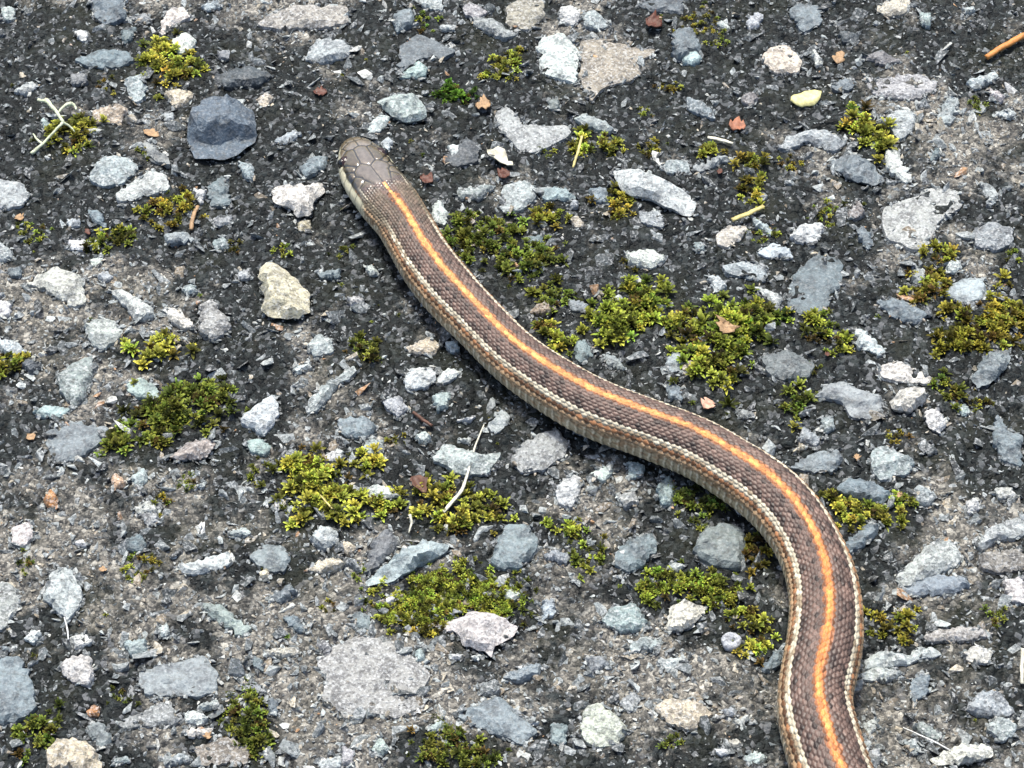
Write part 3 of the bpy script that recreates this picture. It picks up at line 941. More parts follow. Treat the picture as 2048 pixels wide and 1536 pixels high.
lines = [l for l in STONES.strip().splitlines()]
for k, l in enumerate(lines):
    code, px = parse(l)
    a = np.array(px)
    size = math.sqrt(np.ptp(a[:, 0]) * np.ptp(a[:, 1])) * .11
    r = np.random.default_rng(k)
    h = min(1.9, .25 * size ** .75 + .4) * r.uniform(.75, 1.25)
    if code in ('ml', 'tm', 'pl', 'bg', 'm', 'db') and size > 8:
        h = min(h, .95)
    put_stone(px, h, 100 + k, code, asphalt)
for k, (l, h, lab) in enumerate(LOOSE):
    code, px = parse(l)
    o = put_stone(px, h, 900 + k, code, None, 'pebble' if h < 2.5 else 'loose_stone', True, .25 if k else .97, [(-78, 1.9, .0), (-130, 1.8, .16), (15, .6, .02), (110, .10, -.1), (175, .8, .28)] if k == 0 else None)
    tag(o, lab, 'stone' if h >= 2.5 else 'pebble')

# the ringed pebble: a round bead of stone with a dark hollow in its top
def ringed():
    c = at(1463, 1278, 1.0)
    nseg = 28
    prof = [(.05, .55), (.35, .6), (.75, 1.05), (1.15, 1.45), (1.65, 1.5), (2.05, 1.1), (2.2, .5), (2.0, -.4), (1.2, -.9), (.02, -.9)]
    V, F = [], []
    for i, (r_, z) in enumerate(prof):
        for j in range(nseg):
            a = 2 * math.pi * j / nseg
            k = 1 + .05 * math.sin(3 * a + 1) + .03 * math.sin(5 * a)
            V.append((r_ * k * math.cos(a), r_ * k * math.sin(a), z + .06 * math.sin(2 * a)))
    for i in range(len(prof) - 1):
        for j in range(nseg):
            F.append((i * nseg + j, (i + 1) * nseg + j, (i + 1) * nseg + (j + 1) % nseg, i * nseg + (j + 1) % nseg))
    V = np.array(V)
    F.append
    o = mesh_np('pebble', V * .95, [np.array(F), np.array([[j for j in range(nseg)]])], M_STONE, (c[0], c[1], float(H(c[0], c[1])) + .5), None, smooth=True)
    o.color = (.46, .48, .52, 1)
    tag(o, 'round grey ringed pebble with a dark hollow at its centre', 'pebble')


ringed()

# ------------------------------------------------------------------ grit: thousands of grains, one part of the asphalt
def hull_variant(seed, npt=13):
    import bmesh
    r = np.random.default_rng(seed)
    bm = bmesh.new()
    P = r.normal(0, 1, (npt, 3))
    P /= np.linalg.norm(P, axis=1)[:, None]
    P *= r.uniform(.8, 1.1, (npt, 1))
    for p in P:
        bm.verts.new(p)
    res = bmesh.ops.convex_hull(bm, input=bm.verts)
    bmesh.ops.delete(bm, geom=[v for v in bm.verts if not v.link_faces], context='VERTS')
    bmesh.ops.triangulate(bm, faces=bm.faces)
    bm.verts.index_update()
    V = np.array([v.co[:] for v in bm.verts])
    F = np.array([[v.index for v in f.verts] for f in bm.faces])
    bm.free()
    return V, F


HV = [hull_variant(s) for s in range(14)]
GT = np.array([(.045, .052, .054), (.082, .095, .097), (.14, .162, .168), (.225, .25, .25), (.34, .37, .36), (.49, .53, .51), (.66, .67, .61), (.50, .44, .33), (.33, .27, .19), (.52, .30, .15), (.30, .33, .33)])
GP_S = np.array([.04, .09, .15, .20, .18, .12, .075, .07, .06, .006, .034])
GP_D = np.array([.22, .24, .22, .13, .07, .05, .03, .02, .02, .005, .015])


def make_grit(n, x0, x1, y0, y1, rmin, rmax, seed, name, sink=.0, chip=False, ring=False, extra=None):
    r = np.random.default_rng(seed)
    x = r.uniform(x0, x1, n)
    y = r.uniform(y0, y1, n)
    rad = rmin * (rmax / rmin) ** (r.random(n) ** 2.3)
    hd = np.array(hero_discs)
    keep = np.ones(n, bool)
    if ring:
        keep &= ~((np.abs(x) < 140) & (y > -112) & (y < 142))
    for cx, cy, cr in hd:
        keep &= ((x - cx) ** 2 + (y - cy) ** 2) > (cr * (1.05 if chip else .62)) ** 2
    if extra is not None:
        x = np.concatenate([x, extra[:, 0]])
        y = np.concatenate([y, extra[:, 1]])
        rad = np.concatenate([rad, r.uniform(.28, .95, len(extra))])
        keep = np.concatenate([keep, np.ones(len(extra), bool)])
        n = len(x)
    s = sand(x, y)
    keep &= r.random(n) < (.45 + .55 * s)
    x, y, rad, s = x[keep], y[keep], rad[keep], s[keep]
    n = len(x)
    cs = np.where(s + r.normal(0, .15, n) > .42, 1, 0)
    ci = np.where(cs == 1, r.choice(len(GT), n, p=GP_S / GP_S.sum()), r.choice(len(GT), n, p=GP_D / GP_D.sum()))
    colr = np.clip(GT[ci] * r.uniform(.75, 1.25, (n, 1)), .01, .8)
    z = H(x, y) + rad * r.uniform(-.25, .25, n) - sink * rad
    Vs, Fs, Cs, off = [], [], [], 0
    var = r.integers(0, len(HV), n)
    ang = r.uniform(0, 2 * np.pi, n)
    sx = rad * r.uniform(.9, 1.9, n)
    sy = rad * r.uniform(.65, 1.05, n)
    sz = rad * r.uniform(.45, .85, n) * (.9 if chip else 1)
    tilt = r.normal(0, .38 if chip else .32, (n, 2))
    for v in range(len(HV)):
        m = np.where(var == v)[0]
        if not len(m):
            continue
        B, F = HV[v]
        P = B[None] * np.stack([sx[m], sy[m], sz[m]], -1)[:, None]
        P[..., 2] += P[..., 0] * tilt[m, :1] + P[..., 1] * tilt[m, 1:]
        ca, sa = np.cos(ang[m])[:, None], np.sin(ang[m])[:, None]
        Q = np.stack([P[..., 0] * ca - P[..., 1] * sa + x[m][:, None], P[..., 0] * sa + P[..., 1] * ca + y[m][:, None], P[..., 2] + z[m][:, None]], -1)
        Vs.append(Q.reshape(-1, 3))
        Fs.append((F[None] + (np.arange(len(m)) * len(B))[:, None, None] + off).reshape(-1, 3))
        Cs.append(np.repeat(colr[m], len(B), 0))
        off += len(m) * len(B)
    o = mesh_np(name, np.concatenate(Vs), np.concatenate(Fs), M_GRIT, (0, 0, 0), asphalt, cols=np.concatenate(Cs))
    o['kind'] = 'stuff'


HV = [hull_variant(s_ + 30, 9) for s_ in range(10)]
# crumbs packed against the edges of the stones
pk = []
rp = np.random.default_rng(91)
for l_ in STONES.strip().splitlines() + [q[0] for q in LOOSE]:
    P = np.array([at(x_, y_, .3)[:2] for x_, y_ in parse(l_)[1]])
    for a_, b_ in zip(P, np.roll(P, -1, 0)):
        for _ in range(int(np.linalg.norm(b_ - a_) / .55) + 1):
            pk.append(a_ + (b_ - a_) * rp.random() + rp.normal(0, .45, 2))
make_grit(52000, -160, 160, -125, 160, .2, .85, 21, 'grit', extra=np.array(pk))
# coarser broken chips, going on beyond the picture
HV = [hull_variant(s_ + 50, 9) for s_ in range(10)] + HV[:4]
make_grit(20000, -140, 140, -112, 142, .45, 2.3, 22, 'chippings', .2, True)
make_grit(22000, -330, 330, -260, 340, .6, 4.4, 23, 'chippings', .25, True, True)
# ------------------------------------------------------------------ the snake
PAIRS = [((677, 300), (741, 279)), ((680, 335), (775, 308)), ((690, 368), (795, 330)), ((709, 396), (815, 355)),
         ((725, 424), (836, 383)), ((745, 452), (850, 402)), ((772, 492), (870, 447)), ((789, 529), (893, 484)),
         ((810, 565), (916, 512)), ((845, 610), (950, 553)), ((883, 649), (980, 587)), ((923, 689), (1010, 619)),
         ((966, 735), (1050, 657)), ((1016, 779), (1090, 690)), ((1066, 815), (1140, 720)), ((1123, 852), (1187, 746)),
         ((1183, 882), (1235, 768)), ((1250, 905), (1300, 795)), ((1310, 929), (1366, 817)), ((1366, 952), (1430, 843)),
         ((1420, 985), (1495, 882)), ((1455, 1008), (1550, 915)), ((1490, 1035), (1598, 952)), ((1518, 1064), (1632, 985)),
         ((1548, 1104), (1660, 1030)), ((1565, 1140), (1690, 1085)), ((1575, 1180), (1712, 1134)), ((1580, 1225), (1723, 1191)),
         ((1575, 1285), (1728, 1257)), ((1562, 1324), (1724, 1325)), ((1555, 1391), (1702, 1391)), ((1553, 1440), (1713, 1435)),
         ((1572, 1520), (1726, 1472)), ((1590, 1575), (1742, 1520)), ((1622, 1640), (1766, 1572))]
ctr, rad = [], []
p0 = at(699, 276, 3.0)
ctr.append(p0[:2])
rad.append(3.0)
for (a, b) in PAIRS:
    mx, my = (a[0] + b[0]) / 2, (a[1] + b[1]) / 2
    wpx = math.hypot(a[0] - b[0], a[1] - b[1])
    r_ = wpx / 2 * atd(mx, my, 6)
    q = at(mx, my, max(3.2, r_ * .92))
    ctr.append(q[:2])
    rad.append(r_)
# on out of the picture: one more bend and the tail
last = ctr[-1]
for dx, dy, r_ in [(7, -11, 8.6), (15, -24, 8.8), (19, -40, 8.8), (14, -57, 8.6), (2, -72, 8.2), (-9, -90, 7.6), (-9, -112, 6.6), (3, -134, 5.2), (20, -152, 3.8), (42, -162, 2.4), (62, -163, 1.2), (72, -160, .4)]:
    ctr.append(np.array([last[0] + dx, last[1] + dy]))
    rad.append(r_)
ctr = np.array(ctr)
rad = np.array(rad)


def resample(P, R, step):
    # dense Catmull-Rom, smoothed, evenly spaced
    out, ro = [], []
    n = len(P)
    for i in range(n - 1):
        p0, p1, p2, p3 = P[max(i - 1, 0)], P[i], P[i + 1], P[min(i + 2, n - 1)]
        for t in np.linspace(0, 1, 60, endpoint=False):
            out.append(.5 * ((2 * p1) + (-p0 + p2) * t + (2 * p0 - 5 * p1 + 4 * p2 - p3) * t * t + (-p0 + 3 * p1 - 3 * p2 + p3) * t ** 3))
            ro.append(R[i] * (1 - t) + R[i + 1] * t)
    out.append(P[-1])
    ro.append(R[-1])
    out, ro = np.array(out), np.array(ro)
    s = np.concatenate([[0], np.cumsum(np.linalg.norm(np.diff(out, axis=0), axis=1))])
    S = np.arange(0, s[-1], step)
    Q = np.column_stack([np.interp(S, s, out[:, 0]), np.interp(S, s, out[:, 1])])
    rr = np.interp(S, s, ro)

    def sm(v, w):
        k = np.hanning(2 * w + 1)
        k /= k.sum()
        vp = np.concatenate([2 * v[0] - v[w:0:-1], v, 2 * v[-1] - v[-2:-w - 2:-1]])
        return np.convolve(vp, k, 'valid')
    wd = int(6.5 / step)
    Q = np.column_stack([sm(Q[:, 0], wd), sm(Q[:, 1], wd)])
    rr = sm(rr, int(12 / step))
    return S, Q, rr


STEP = .2
S, Q, RB = resample(ctr, rad, STEP)
# head: finer, from the snout back
HS = np.array([0, .2, .7, 1.6, 2.8, 5, 7.8, 10.5, 12.5, 17, 21.7, 26, 30, 33, 39, 46])
HA = np.array([.25, 1.1, 1.95, 2.8, 3.55, 4.5, 5.4, 6.05, 6.4, 6.65, 6.8, 6.7, 6.35, 6.1, 6.2, 6.3])   # half width
HT = np.array([.2, .8, 1.4, 2.0, 2.5, 3.1, 3.7, 4.2, 4.45, 4.8, 5.0, 5.1, 5.3, 5.5, 5.8, 6.1])      # above the axis
HB = np.array([.2, .6, 1.0, 1.4, 1.7, 2.0, 2.3, 2.6, 2.8, 3.3, 3.9, 4.3, 4.7, 5.0, 5.3, 5.5])        # below the axis
blend = np.clip((S - 34) / 10, 0, 1)
RB = RB - .30 * np.clip(RB / 6, 0, 1)
AW = np.interp(S, HS, HA) * (1 - blend) + RB * 1.0 * blend
AT = np.interp(S, HS, HT) * (1 - blend) + RB * .98 * blend
AB = np.interp(S, HS, HB) * (1 - blend) + RB * .88 * blend
ZC = AB + .25
k = np.hanning(101)
k /= k.sum()
ZC = np.convolve(np.concatenate([np.full(50, ZC[0]), ZC, np.full(50, ZC[-1])]), k, 'valid')
ZC += .9 * np.exp(-(S / 16) ** 2)           # the chin is held just clear of the stones
T = np.gradient(Q, axis=0)
T /= np.linalg.norm(T, axis=1)[:, None]
LAT = np.column_stack([-T[:, 1], T[:, 0]])   # for s running tailwards: the animal's right... sign checked below
# angles round the body: fine on the back and flanks, coarse below
th_half = np.concatenate([np.arange(0, 100, 1.45), np.arange(100, 180, 4.5)])
TH_ = np.radians(np.concatenate([-th_half[:0:-1], th_half, [180.0]]))
TH_ = TH_[:-1]
NA = len(TH_)
ss, tt = np.meshgrid(S, TH_, indexing='ij')
AWg, ATg, ABg = AW[:, None], AT[:, None], AB[:, None]
KH = 1.46                                    # head measure
sh = ss / KH
SH = S / KH
hd = np.clip((24 - sh) / 8, 0, 1)            # 1 on the head
ex = 2.0 / (2.0 + .3 * hd)                  # head boxier
cx_, cz_ = np.sin(tt), np.cos(tt)
lx = np.sign(cx_) * np.abs(cx_) ** ex * AWg
lz = np.where(cz_ > 0, np.sign(cz_) * np.abs(cz_) ** ex * ATg, -np.abs(cz_) ** .9 * ABg)

# scale lattice: row number b from the angle, running number a along the body
deg = np.degrees(np.abs(tt))
D1 = 6.0
brow = np.where(deg < 9.5 * D1, deg / D1, 9.5 + (deg - 9.5 * D1) / 9.5) * np.sign(tt)
SLEN = np.interp(S, [0, 24, 34, 70, 150, 400], [.85, .9, 1.15, 1.42, 1.58, 1.58])
acum = np.cumsum(STEP / SLEN)
arun = np.repeat(acum[:, None], NA, 1) + .16 * noise(ss / 3.1, deg / 9 * np.sign(tt), 31)
brow = brow + .16 * noise(ss / 2.6, deg / 8 * np.sign(tt), 32)
best1 = np.full(ss.shape, 9e9)
best2 = np.full(ss.shape, 9e9)
I1 = np.zeros(ss.shape, int)
J1 = np.zeros(ss.shape, int)
DA = np.zeros(ss.shape)
DB = np.zeros(ss.shape)
jb = np.round(brow).astype(int)
for dj in (-1, 0, 1):
    j = jb + dj
    off = .5 * (np.abs(j) % 2)
    ib = np.round(arun - off).astype(int)
    for di in (-1, 0, 1):
        i = ib + di
        da = arun - (i + off)
        db = brow - j
        d = (np.abs(da) * 1.28) ** 1.9 + np.abs(db * .92) ** 1.9
        m = d < best1
        best2 = np.where(m, best1, np.minimum(best2, d))
        best1 = np.where(m, d, best1)
        I1 = np.where(m, i, I1)
        J1 = np.where(m, j, J1)
        DA = np.where(m, da, DA)
        DB = np.where(m, db, DB)
edge = np.clip((best2 - best1) / .45, 0, 1)
relief = .20 * np.sqrt(edge) + .16 * np.clip(DA + .5, 0, 1) * edge + .06 * np.exp(-(DB / .16) ** 2) * edge
# belly plates
vent = deg > 78
av = arun * .82
av = av + .12 * np.abs(np.sin(np.radians(deg) * 2.2))
dv = av - np.floor(av)
relv = .16 * np.clip(dv * 1.2, 0, 1) * np.clip((1 - dv) / .1, 0, 1)
relief = np.where(vent, relv, relief)
relief = relief * (1 + .25 * noise(ss / 1.1, deg / 5, 43))

# head plates: mirrored seeds on (s, lateral); the nearest seed owns the spot
seeds = []


def plate(idn, pts):
    for (s_, l_) in pts:
        seeds.append((s_, l_, idn))
        if l_ > 0:
            seeds.append((s_, -l_, idn + 100))


plate(1, [(.2, 0)])
plate(2, [(1.7, .75)])
plate(3, [(3.6, .95), (3.9, 2.0)])
plate(4, [(6.3, 0), (7.4, 0), (8.6, 0), (9.4, 0)])
plate(5, [(6.3, 2.75), (7.5, 2.9), (8.8, 2.9)])
plate(6, [(11.3, 1.45), (12.8, 1.4), (14.3, 1.2), (11.4, 2.7)])
plate(7, [(11.0, 4.6)])
plate(8, [(13.0, 4.3)])
plate(9, [(15.2, 3.2)])
plate(10, [(4.6, 3.9)])
plate(12, [(9.9, 3.9)])
plate(11, [(2.6, 2.6)])
sd_ = np.array([(a, b) for a, b, _ in seeds])
idn = np.array([c for _, _, c in seeds])
nh = int(20 * KH / STEP)
# distance along the skin from the ridge, unrolled
dl = np.sqrt(np.diff(lx[:nh], axis=1) ** 2 + np.diff(lz[:nh], axis=1) ** 2)
arc = np.concatenate([np.zeros((nh, 1)), np.cumsum(dl, axis=1)], 1)
arc = arc - arc[:, NA // 2:NA // 2 + 1]
hs = np.stack([sh[:nh], arc / 1.16], -1)
dd = np.sqrt(((hs[:, :, None] - sd_[None, None]) ** 2).sum(-1))
own = idn[np.argmin(dd, -1)]
dmin = dd.min(-1)
other = np.where(idn[None, None] == own[..., None], 9e9, dd).min(-1)
pedge = np.clip((other - dmin) / .72, 0, 1)
prel = .24 * pedge * pedge * (3 - 2 * pedge) + .10 * np.clip((other - dmin) / 1.6, 0, 1)
# lip scales: below the plates on the side of the head
darc = np.abs(arc)
lipzone = (deg[:nh] > 60) & (deg[:nh] < 118)
lp = sh[:nh] / 2.15 + .08 * np.sin(sh[:nh] * 3)
ld = np.abs(lp - np.round(lp)) * 2.15
mouth = np.abs(deg[:nh] - 103) < 2.0
lrel = .15 * np.sqrt(np.clip(ld / .3, 0, 1)) - np.where(mouth, .35, 0)
hrel = np.where(lipzone, lrel, prel)
wh = np.clip((16.2 - sh[:nh] - .12 * darc ** 2 * .4) / .8, 0, 1)
wl = np.clip((18.5 - sh[:nh]) / 1.5, 0, 1)
wmix = np.where(lipzone, wl, np.where(deg[:nh] >= 118, wl, wh))
relief[:nh] = relief[:nh] * (1 - wmix) + hrel * wmix
for _ in range(3):
    hr = relief[:nh + 4].copy()
    hr[1:-1, 1:-1] = (hr[1:-1, 1:-1] * 2 + hr[:-2, 1:-1] + hr[2:, 1:-1] + hr[1:-1, :-2] + hr[1:-1, 2:]) / 6
    wv_ = np.clip((16.5 - sh[:nh + 4]) / 1.5, 0, 1)
    relief[:nh + 4] = relief[:nh + 4] * (1 - wv_) + hr * wv_
relief *= np.clip(RB[:, None] / 6.0, .15, 1.1)

# outward normals of the section, then push the skin out
dlx = np.gradient(lx, axis=1)
dlz = np.gradient(lz, axis=1)
nl_ = np.sqrt(dlx ** 2 + dlz ** 2) + 1e-9
nxl, nzl = -dlz / nl_, dlx / nl_
sg = np.sign(nxl * lx + nzl * lz).mean()
nxl, nzl = nxl * np.sign(sg), nzl * np.sign(sg)
lx2 = lx + nxl * relief
lz2 = lz + nzl * relief
ROLL = np.radians(np.interp(S, [0, 400], [0, 0]))[:, None]
rx = lx2 * np.cos(ROLL) + lz2 * np.sin(ROLL)
rz = -lx2 * np.sin(ROLL) + lz2 * np.cos(ROLL)
VX = Q[:, :1] + LAT[:, :1] * rx
VY = Q[:, 1:] + LAT[:, 1:] * rx
VZ = ZC[:, None] + rz

# pigment
def hsh(i, j, k=0):
    v = np.sin(i * 127.1 + j * 311.7 + k * 74.7) * 43758.5453
    return v - np.floor(v)


r1, r2 = hsh(I1, J1, 1), hsh(I1, J1, 2)
aj = np.abs(J1)
ab = np.abs(brow)
col = np.zeros(ss.shape + (3,))
brown = np.array([.122, .077, .060])
col[:] = brown
col *= (.62 + .76 * r1)[..., None] * (1 + .35 * noise(ss / 5.0, tt * 3, 41))[..., None]
# dark spots in two alternating rows on each side
sp1 = ((aj == 3) & (I1 % 3 == 0) & (r2 > .25)) | ((aj == 7) & (I1 % 3 == 1)) | ((aj == 6) & (I1 % 3 == 1) & (r2 > .3)) | (r2 > .93)
col = np.where(sp1[..., None], col * .38, col)
# skin between the scales
skin = np.clip(1 - edge / .35, 0, 1)[..., None]
col = col * (1 - .72 * skin)
# lateral stripe
latw = (aj == 8) | (aj == 9)
cream = np.array([.66, .585, .435]) * (.72 + .34 * r1)[..., None]
cream = np.where(((aj == 9) & (r2 > .5) | (aj == 8) & (r2 > .93))[..., None], cream * np.array([.55, .48, .42]), cream)
cream = cream * (1 - .28 * skin)
col = np.where(latw[..., None], cream, col)
# lower flank
tanc = np.array([.33, .15, .065]) * (.7 + .6 * r1)[..., None]
tanc = np.where(((aj == 10) & (r2 > .45))[..., None], tanc * .36, tanc)
tanc = np.where((aj >= 11)[..., None], np.array([.33, .215, .12]) * (.6 + .8 * r1)[..., None], tanc)
tanc = tanc * (1 - .45 * skin) + np.array([.50, .43, .30]) * np.clip(1 - np.abs(edge - .5) / .3, 0, 1)[..., None] * .35
col = np.where((aj >= 10)[..., None], tanc, col)
belly = np.array([.40, .33, .215]) * (1 - .45 * (dv < .12))[..., None] + np.array([.40, .38, .31]) * np.clip(1 - np.abs(dv - .80) / .16, 0, 1)[..., None]
bn = noise(ss / 3.0, deg / 22, 9)[..., None]
belly = belly * (1 + .3 * bn) * (1 + .25 * noise(ss / .8, deg / 6, 44))[..., None]
belly = belly * (1 - np.clip(noise(ss / 2.2, deg / 9, 45) * 1.6 - (deg - 88) / 22, 0, .6)[..., None] * np.array([.5, .75, .9]))
fl = np.clip((deg - 74) / 7, 0, 1)[..., None]
col = np.where((deg > 74)[..., None], col * (1 - fl) + belly * fl, col)
# stripe along the back
orange = np.array([.76, .345, .10])
hot = np.array([.70, .222, .048])
fs = np.clip((S - 70) / 100, 0, 1)[:, None, None]
st = orange * (1 - fs * .75) + hot * fs * .75
st = st * (.5 + .76 * r1)[..., None] * (1 - .5 * skin) * (1 + .25 * noise(ss / 1.6, tt * 9, 42))[..., None]
burnt = np.array([.33, .115, .034]) * (.4 + .95 * r1)[..., None] * (1 - .6 * skin)
on = np.clip((sh - 15.6) / .5, 0, 1)
c0 = (aj == 0)
thin = np.interp(SH, [15, 20, 30], [.25, .55, 2.0])[:, None]
c0 = c0 & (ab < thin)
c1 = ((aj == 1) | (aj == 2) & (r2 > .8) & (ab < 1.8)) & (sh > 19)
in1 = (aj == 1) & (sh > 21) & (ab < .92 + .22 * (r2 - .5))
col = np.where((c1 & (on > .5))[..., None], burnt * .85 + col * .15, col)
col = np.where((in1 & (on > .5))[..., None], st * .85, col)
col = np.where((c0 & (on > .5))[..., None], st * 1.12, col)
# head colours
hc = np.array([.105, .082, .05]) * np.ones(sh[:nh].shape + (3,))
big = np.isin(own % 100, (3, 4, 6))
hc = np.where(big[..., None], np.array([.165, .138, .11]), hc)  # large plates paler: a greyed lilac sheen is mixed into their colour
pr = hsh(own, own * 0 + 3, 4)
hc = hc * (.85 + .3 * pr)[..., None]
hc = hc * (1 + .25 * noise(sh[:nh] / .9, arc / .9, 12))[..., None]
hc = hc * (1 - .92 * np.clip(1.25 - pedge / .5, 0, 1))[..., None] + np.array([.16, .13, .07]) * np.clip(1 - np.abs(pedge - .75) / .25, 0, 1)[..., None] * (.3 + .5 * (noise(sh[:nh] / .8, arc / .8, 46) > 0))[..., None]
snt = np.clip((4.0 - sh[:nh]) / 3, 0, 1)[..., None]
hc = hc * (1 - .5 * snt) + np.array([.17, .13, .075]) * .5 * snt
lip = np.array([.64, .60, .42]) * (1 - .75 * np.clip(1 - ld / .22, 0, 1))[..., None]
lip = lip * (.9 + .2 * hsh(np.round(lp), 1, 5))[..., None]
chin = np.array([.52, .49, .37])
side = np.clip((deg[:nh] - 55) / 5, 0, 1)[..., None]
hc = hc * (1 - side) + lip * side
hc = np.where((mouth & (sh[:nh] < 16))[..., None], np.array([.03, .025, .02]), hc)
hc = np.where((deg[:nh] > 118)[..., None], chin, hc)
# dark bar behind the eye and on the corner of the jaw
post = (sh[:nh] > 8.5) & (sh[:nh] < 13.5) & (deg[:nh] > 46) & (deg[:nh] < 59)
hc = np.where(post[..., None], hc * .45, hc)
col[:nh] = col[:nh] * (1 - wmix[..., None]) + hc * wmix[..., None]
jaw = np.exp(-(np.maximum(np.abs(sh - 15.5) - 5.0, 0) / 1.6) ** 2 - ((deg - 53) / 6.5) ** 2)[..., None]
col = col * (1 - .85 * jaw)
# the light stripe fades in behind the jaw
nk = (np.clip((28 - sh) / 5, 0, 1) * np.clip((sh - 16) / 2, 0, 1))[..., None] * (latw | (aj == 10))[..., None]
col = col * (1 - nk * .9) + np.array([.15, .12, .08]) * (.5 + .8 * r1)[..., None] * nk * .9
# neck is more olive
ol = np.clip((34 - sh) / 14, 0, 1)[..., None] * (ab > 2.2)[..., None] * (aj < 8)[..., None] * np.clip((sh - 14) / 3, 0, 1)[..., None]
col = col * (1 - .5 * ol) + np.array([.15, .12, .078]) * (1 - .7 * skin) * (.7 + .6 * r1)[..., None] * .5 * ol
col = np.clip(col, .004, .85)
gloss = np.clip((18 - sh) / 3, 0, 1)

nS = len(S)
ii = np.arange(nS * NA).reshape(nS, NA)
a0, a1 = ii[:-1], ii[1:]
quad = np.stack([a0, np.roll(a0, -1, 1), np.roll(a1, -1, 1), a1], -1).reshape(-1, 4)
Vb = np.stack([VX, VY, VZ], -1).reshape(-1, 3)
org = np.array([Q[700, 0], Q[700, 1], 0.0])
caps = np.concatenate([Vb, [[*Q[0], ZC[0]], [*Q[-1], ZC[-1]]]])
cA, cB = len(Vb), len(Vb) + 1
f0 = np.stack([np.full(NA, cA), np.roll(ii[0], -1), ii[0]], -1)
f1 = np.stack([np.full(NA, cB), ii[-1], np.roll(ii[-1], -1)], -1)
cc = np.concatenate([col.reshape(-1, 3), [[.17, .13, .075]], [[.1, .07, .05]]])
gl = np.concatenate([gloss.ravel(), [1, 0]])
# which way round do the faces go?  compare with the outward direction on the back
pA, pB, pC = Vb[ii[900, NA // 2]], Vb[ii[900, NA // 2 + 1]], Vb[ii[901, NA // 2]]
if np.cross(pB - pA, pC - pA)[2] < 0:
    quad, f0, f1 = quad[:, ::-1], f0[:, ::-1], f1[:, ::-1]
snake = mesh_np('snake', caps - org, [np.ascontiguousarray(quad), np.ascontiguousarray(np.concatenate([f0, f1]))], M_SNAKE, org, None, cols=cc, smooth=True, flt={'gloss': gl})
tag(snake, 'brown garter snake with an orange back stripe and cream side stripes crossing the asphalt', 'snake')


def ball(name, r_, mat, loc, parent, sz=(1, 1, 1), seg=24, ring=14):
    V, F = [], []
    for i in range(ring + 1):
        a = math.pi * i / ring
        for j in range(seg):
            b = 2 * math.pi * j / seg
            V.append((r_ * sz[0] * math.sin(a) * math.cos(b), r_ * sz[1] * math.sin(a) * math.sin(b), r_ * sz[2] * math.cos(a)))
    for i in range(ring):
        for j in range(seg):
            F.append((i * seg + j, (i + 1) * seg + j, (i + 1) * seg + (j + 1) % seg, i * seg + (j + 1) % seg))
    return mesh_np(name, np.array(V), np.array(F), mat, loc, parent, smooth=True)


ie = int(10.6 / STEP)
for sgn in (-1, 1):
    dirp = LAT[ie] * sgn
    pos = np.array([*(Q[ie] + dirp * (AW[ie] * .70)), ZC[ie] + 1.85]) - org
    e = ball('eye', 1.95, M_EYE, pos, snake)
    p = np.array([*(dirp * .92), .55])
    ball('pupil', 1.18, M_PUPIL, p, e, seg=16, ring=10)

# ------------------------------------------------------------------ moss
def sprig_variant(seed, n=14):
    r = np.random.default_rng(seed)
    V, F, K = [], [], []
    for q in range(n):
        a = q * 2.399 + r.normal(0, .25)
        tier = q / n
        el = math.radians(24 + 50 * tier + r.normal(0, 10))
        L = (1.0 - .35 * tier) * r.uniform(.75, 1.15)
        wd = .135 * r.uniform(.8, 1.3)
        d = np.array([math.cos(a), math.sin(a)])
        s = np.array([-d[1], d[0]])
        z0 = .25 * tier
        b = len(V)
        for f, wf, dip in ((0.05, .55, 0), (.45, 1.0, .02), (.8, .62, -.04), (1.0, 0, -.16)):
            c = d * L * f * math.cos(el)
            z = z0 + L * f * math.sin(el) + dip * L
            if wf > 0:
                V.append((*(c + s * wd * wf), z + .05))
                V.append((*c, z - .03))
                V.append((*(c - s * wd * wf), z + .05))
                K += [f, f, f]
            else:
                V.append((*c, z))
                K.append(f)
        for k in (0, 3):
            F += [(b + k, b + k + 1, b + k + 4), (b + k, b + k + 4, b + k + 3), (b + k + 1, b + k + 2, b + k + 5), (b + k + 1, b + k + 5, b + k + 4)]
        F += [(b + 6, b + 7, b + 9), (b + 7, b + 8, b + 9)]
    return np.array(V), np.array(F), np.array(K)


SV = [sprig_variant(40 + i) for i in range(8)]
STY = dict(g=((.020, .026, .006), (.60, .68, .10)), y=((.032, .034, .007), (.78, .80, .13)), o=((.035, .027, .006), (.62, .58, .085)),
           k=((.016, .021, .005), (.38, .45, .075)), e=((.025, .05, .008), (.24, .46, .05)))


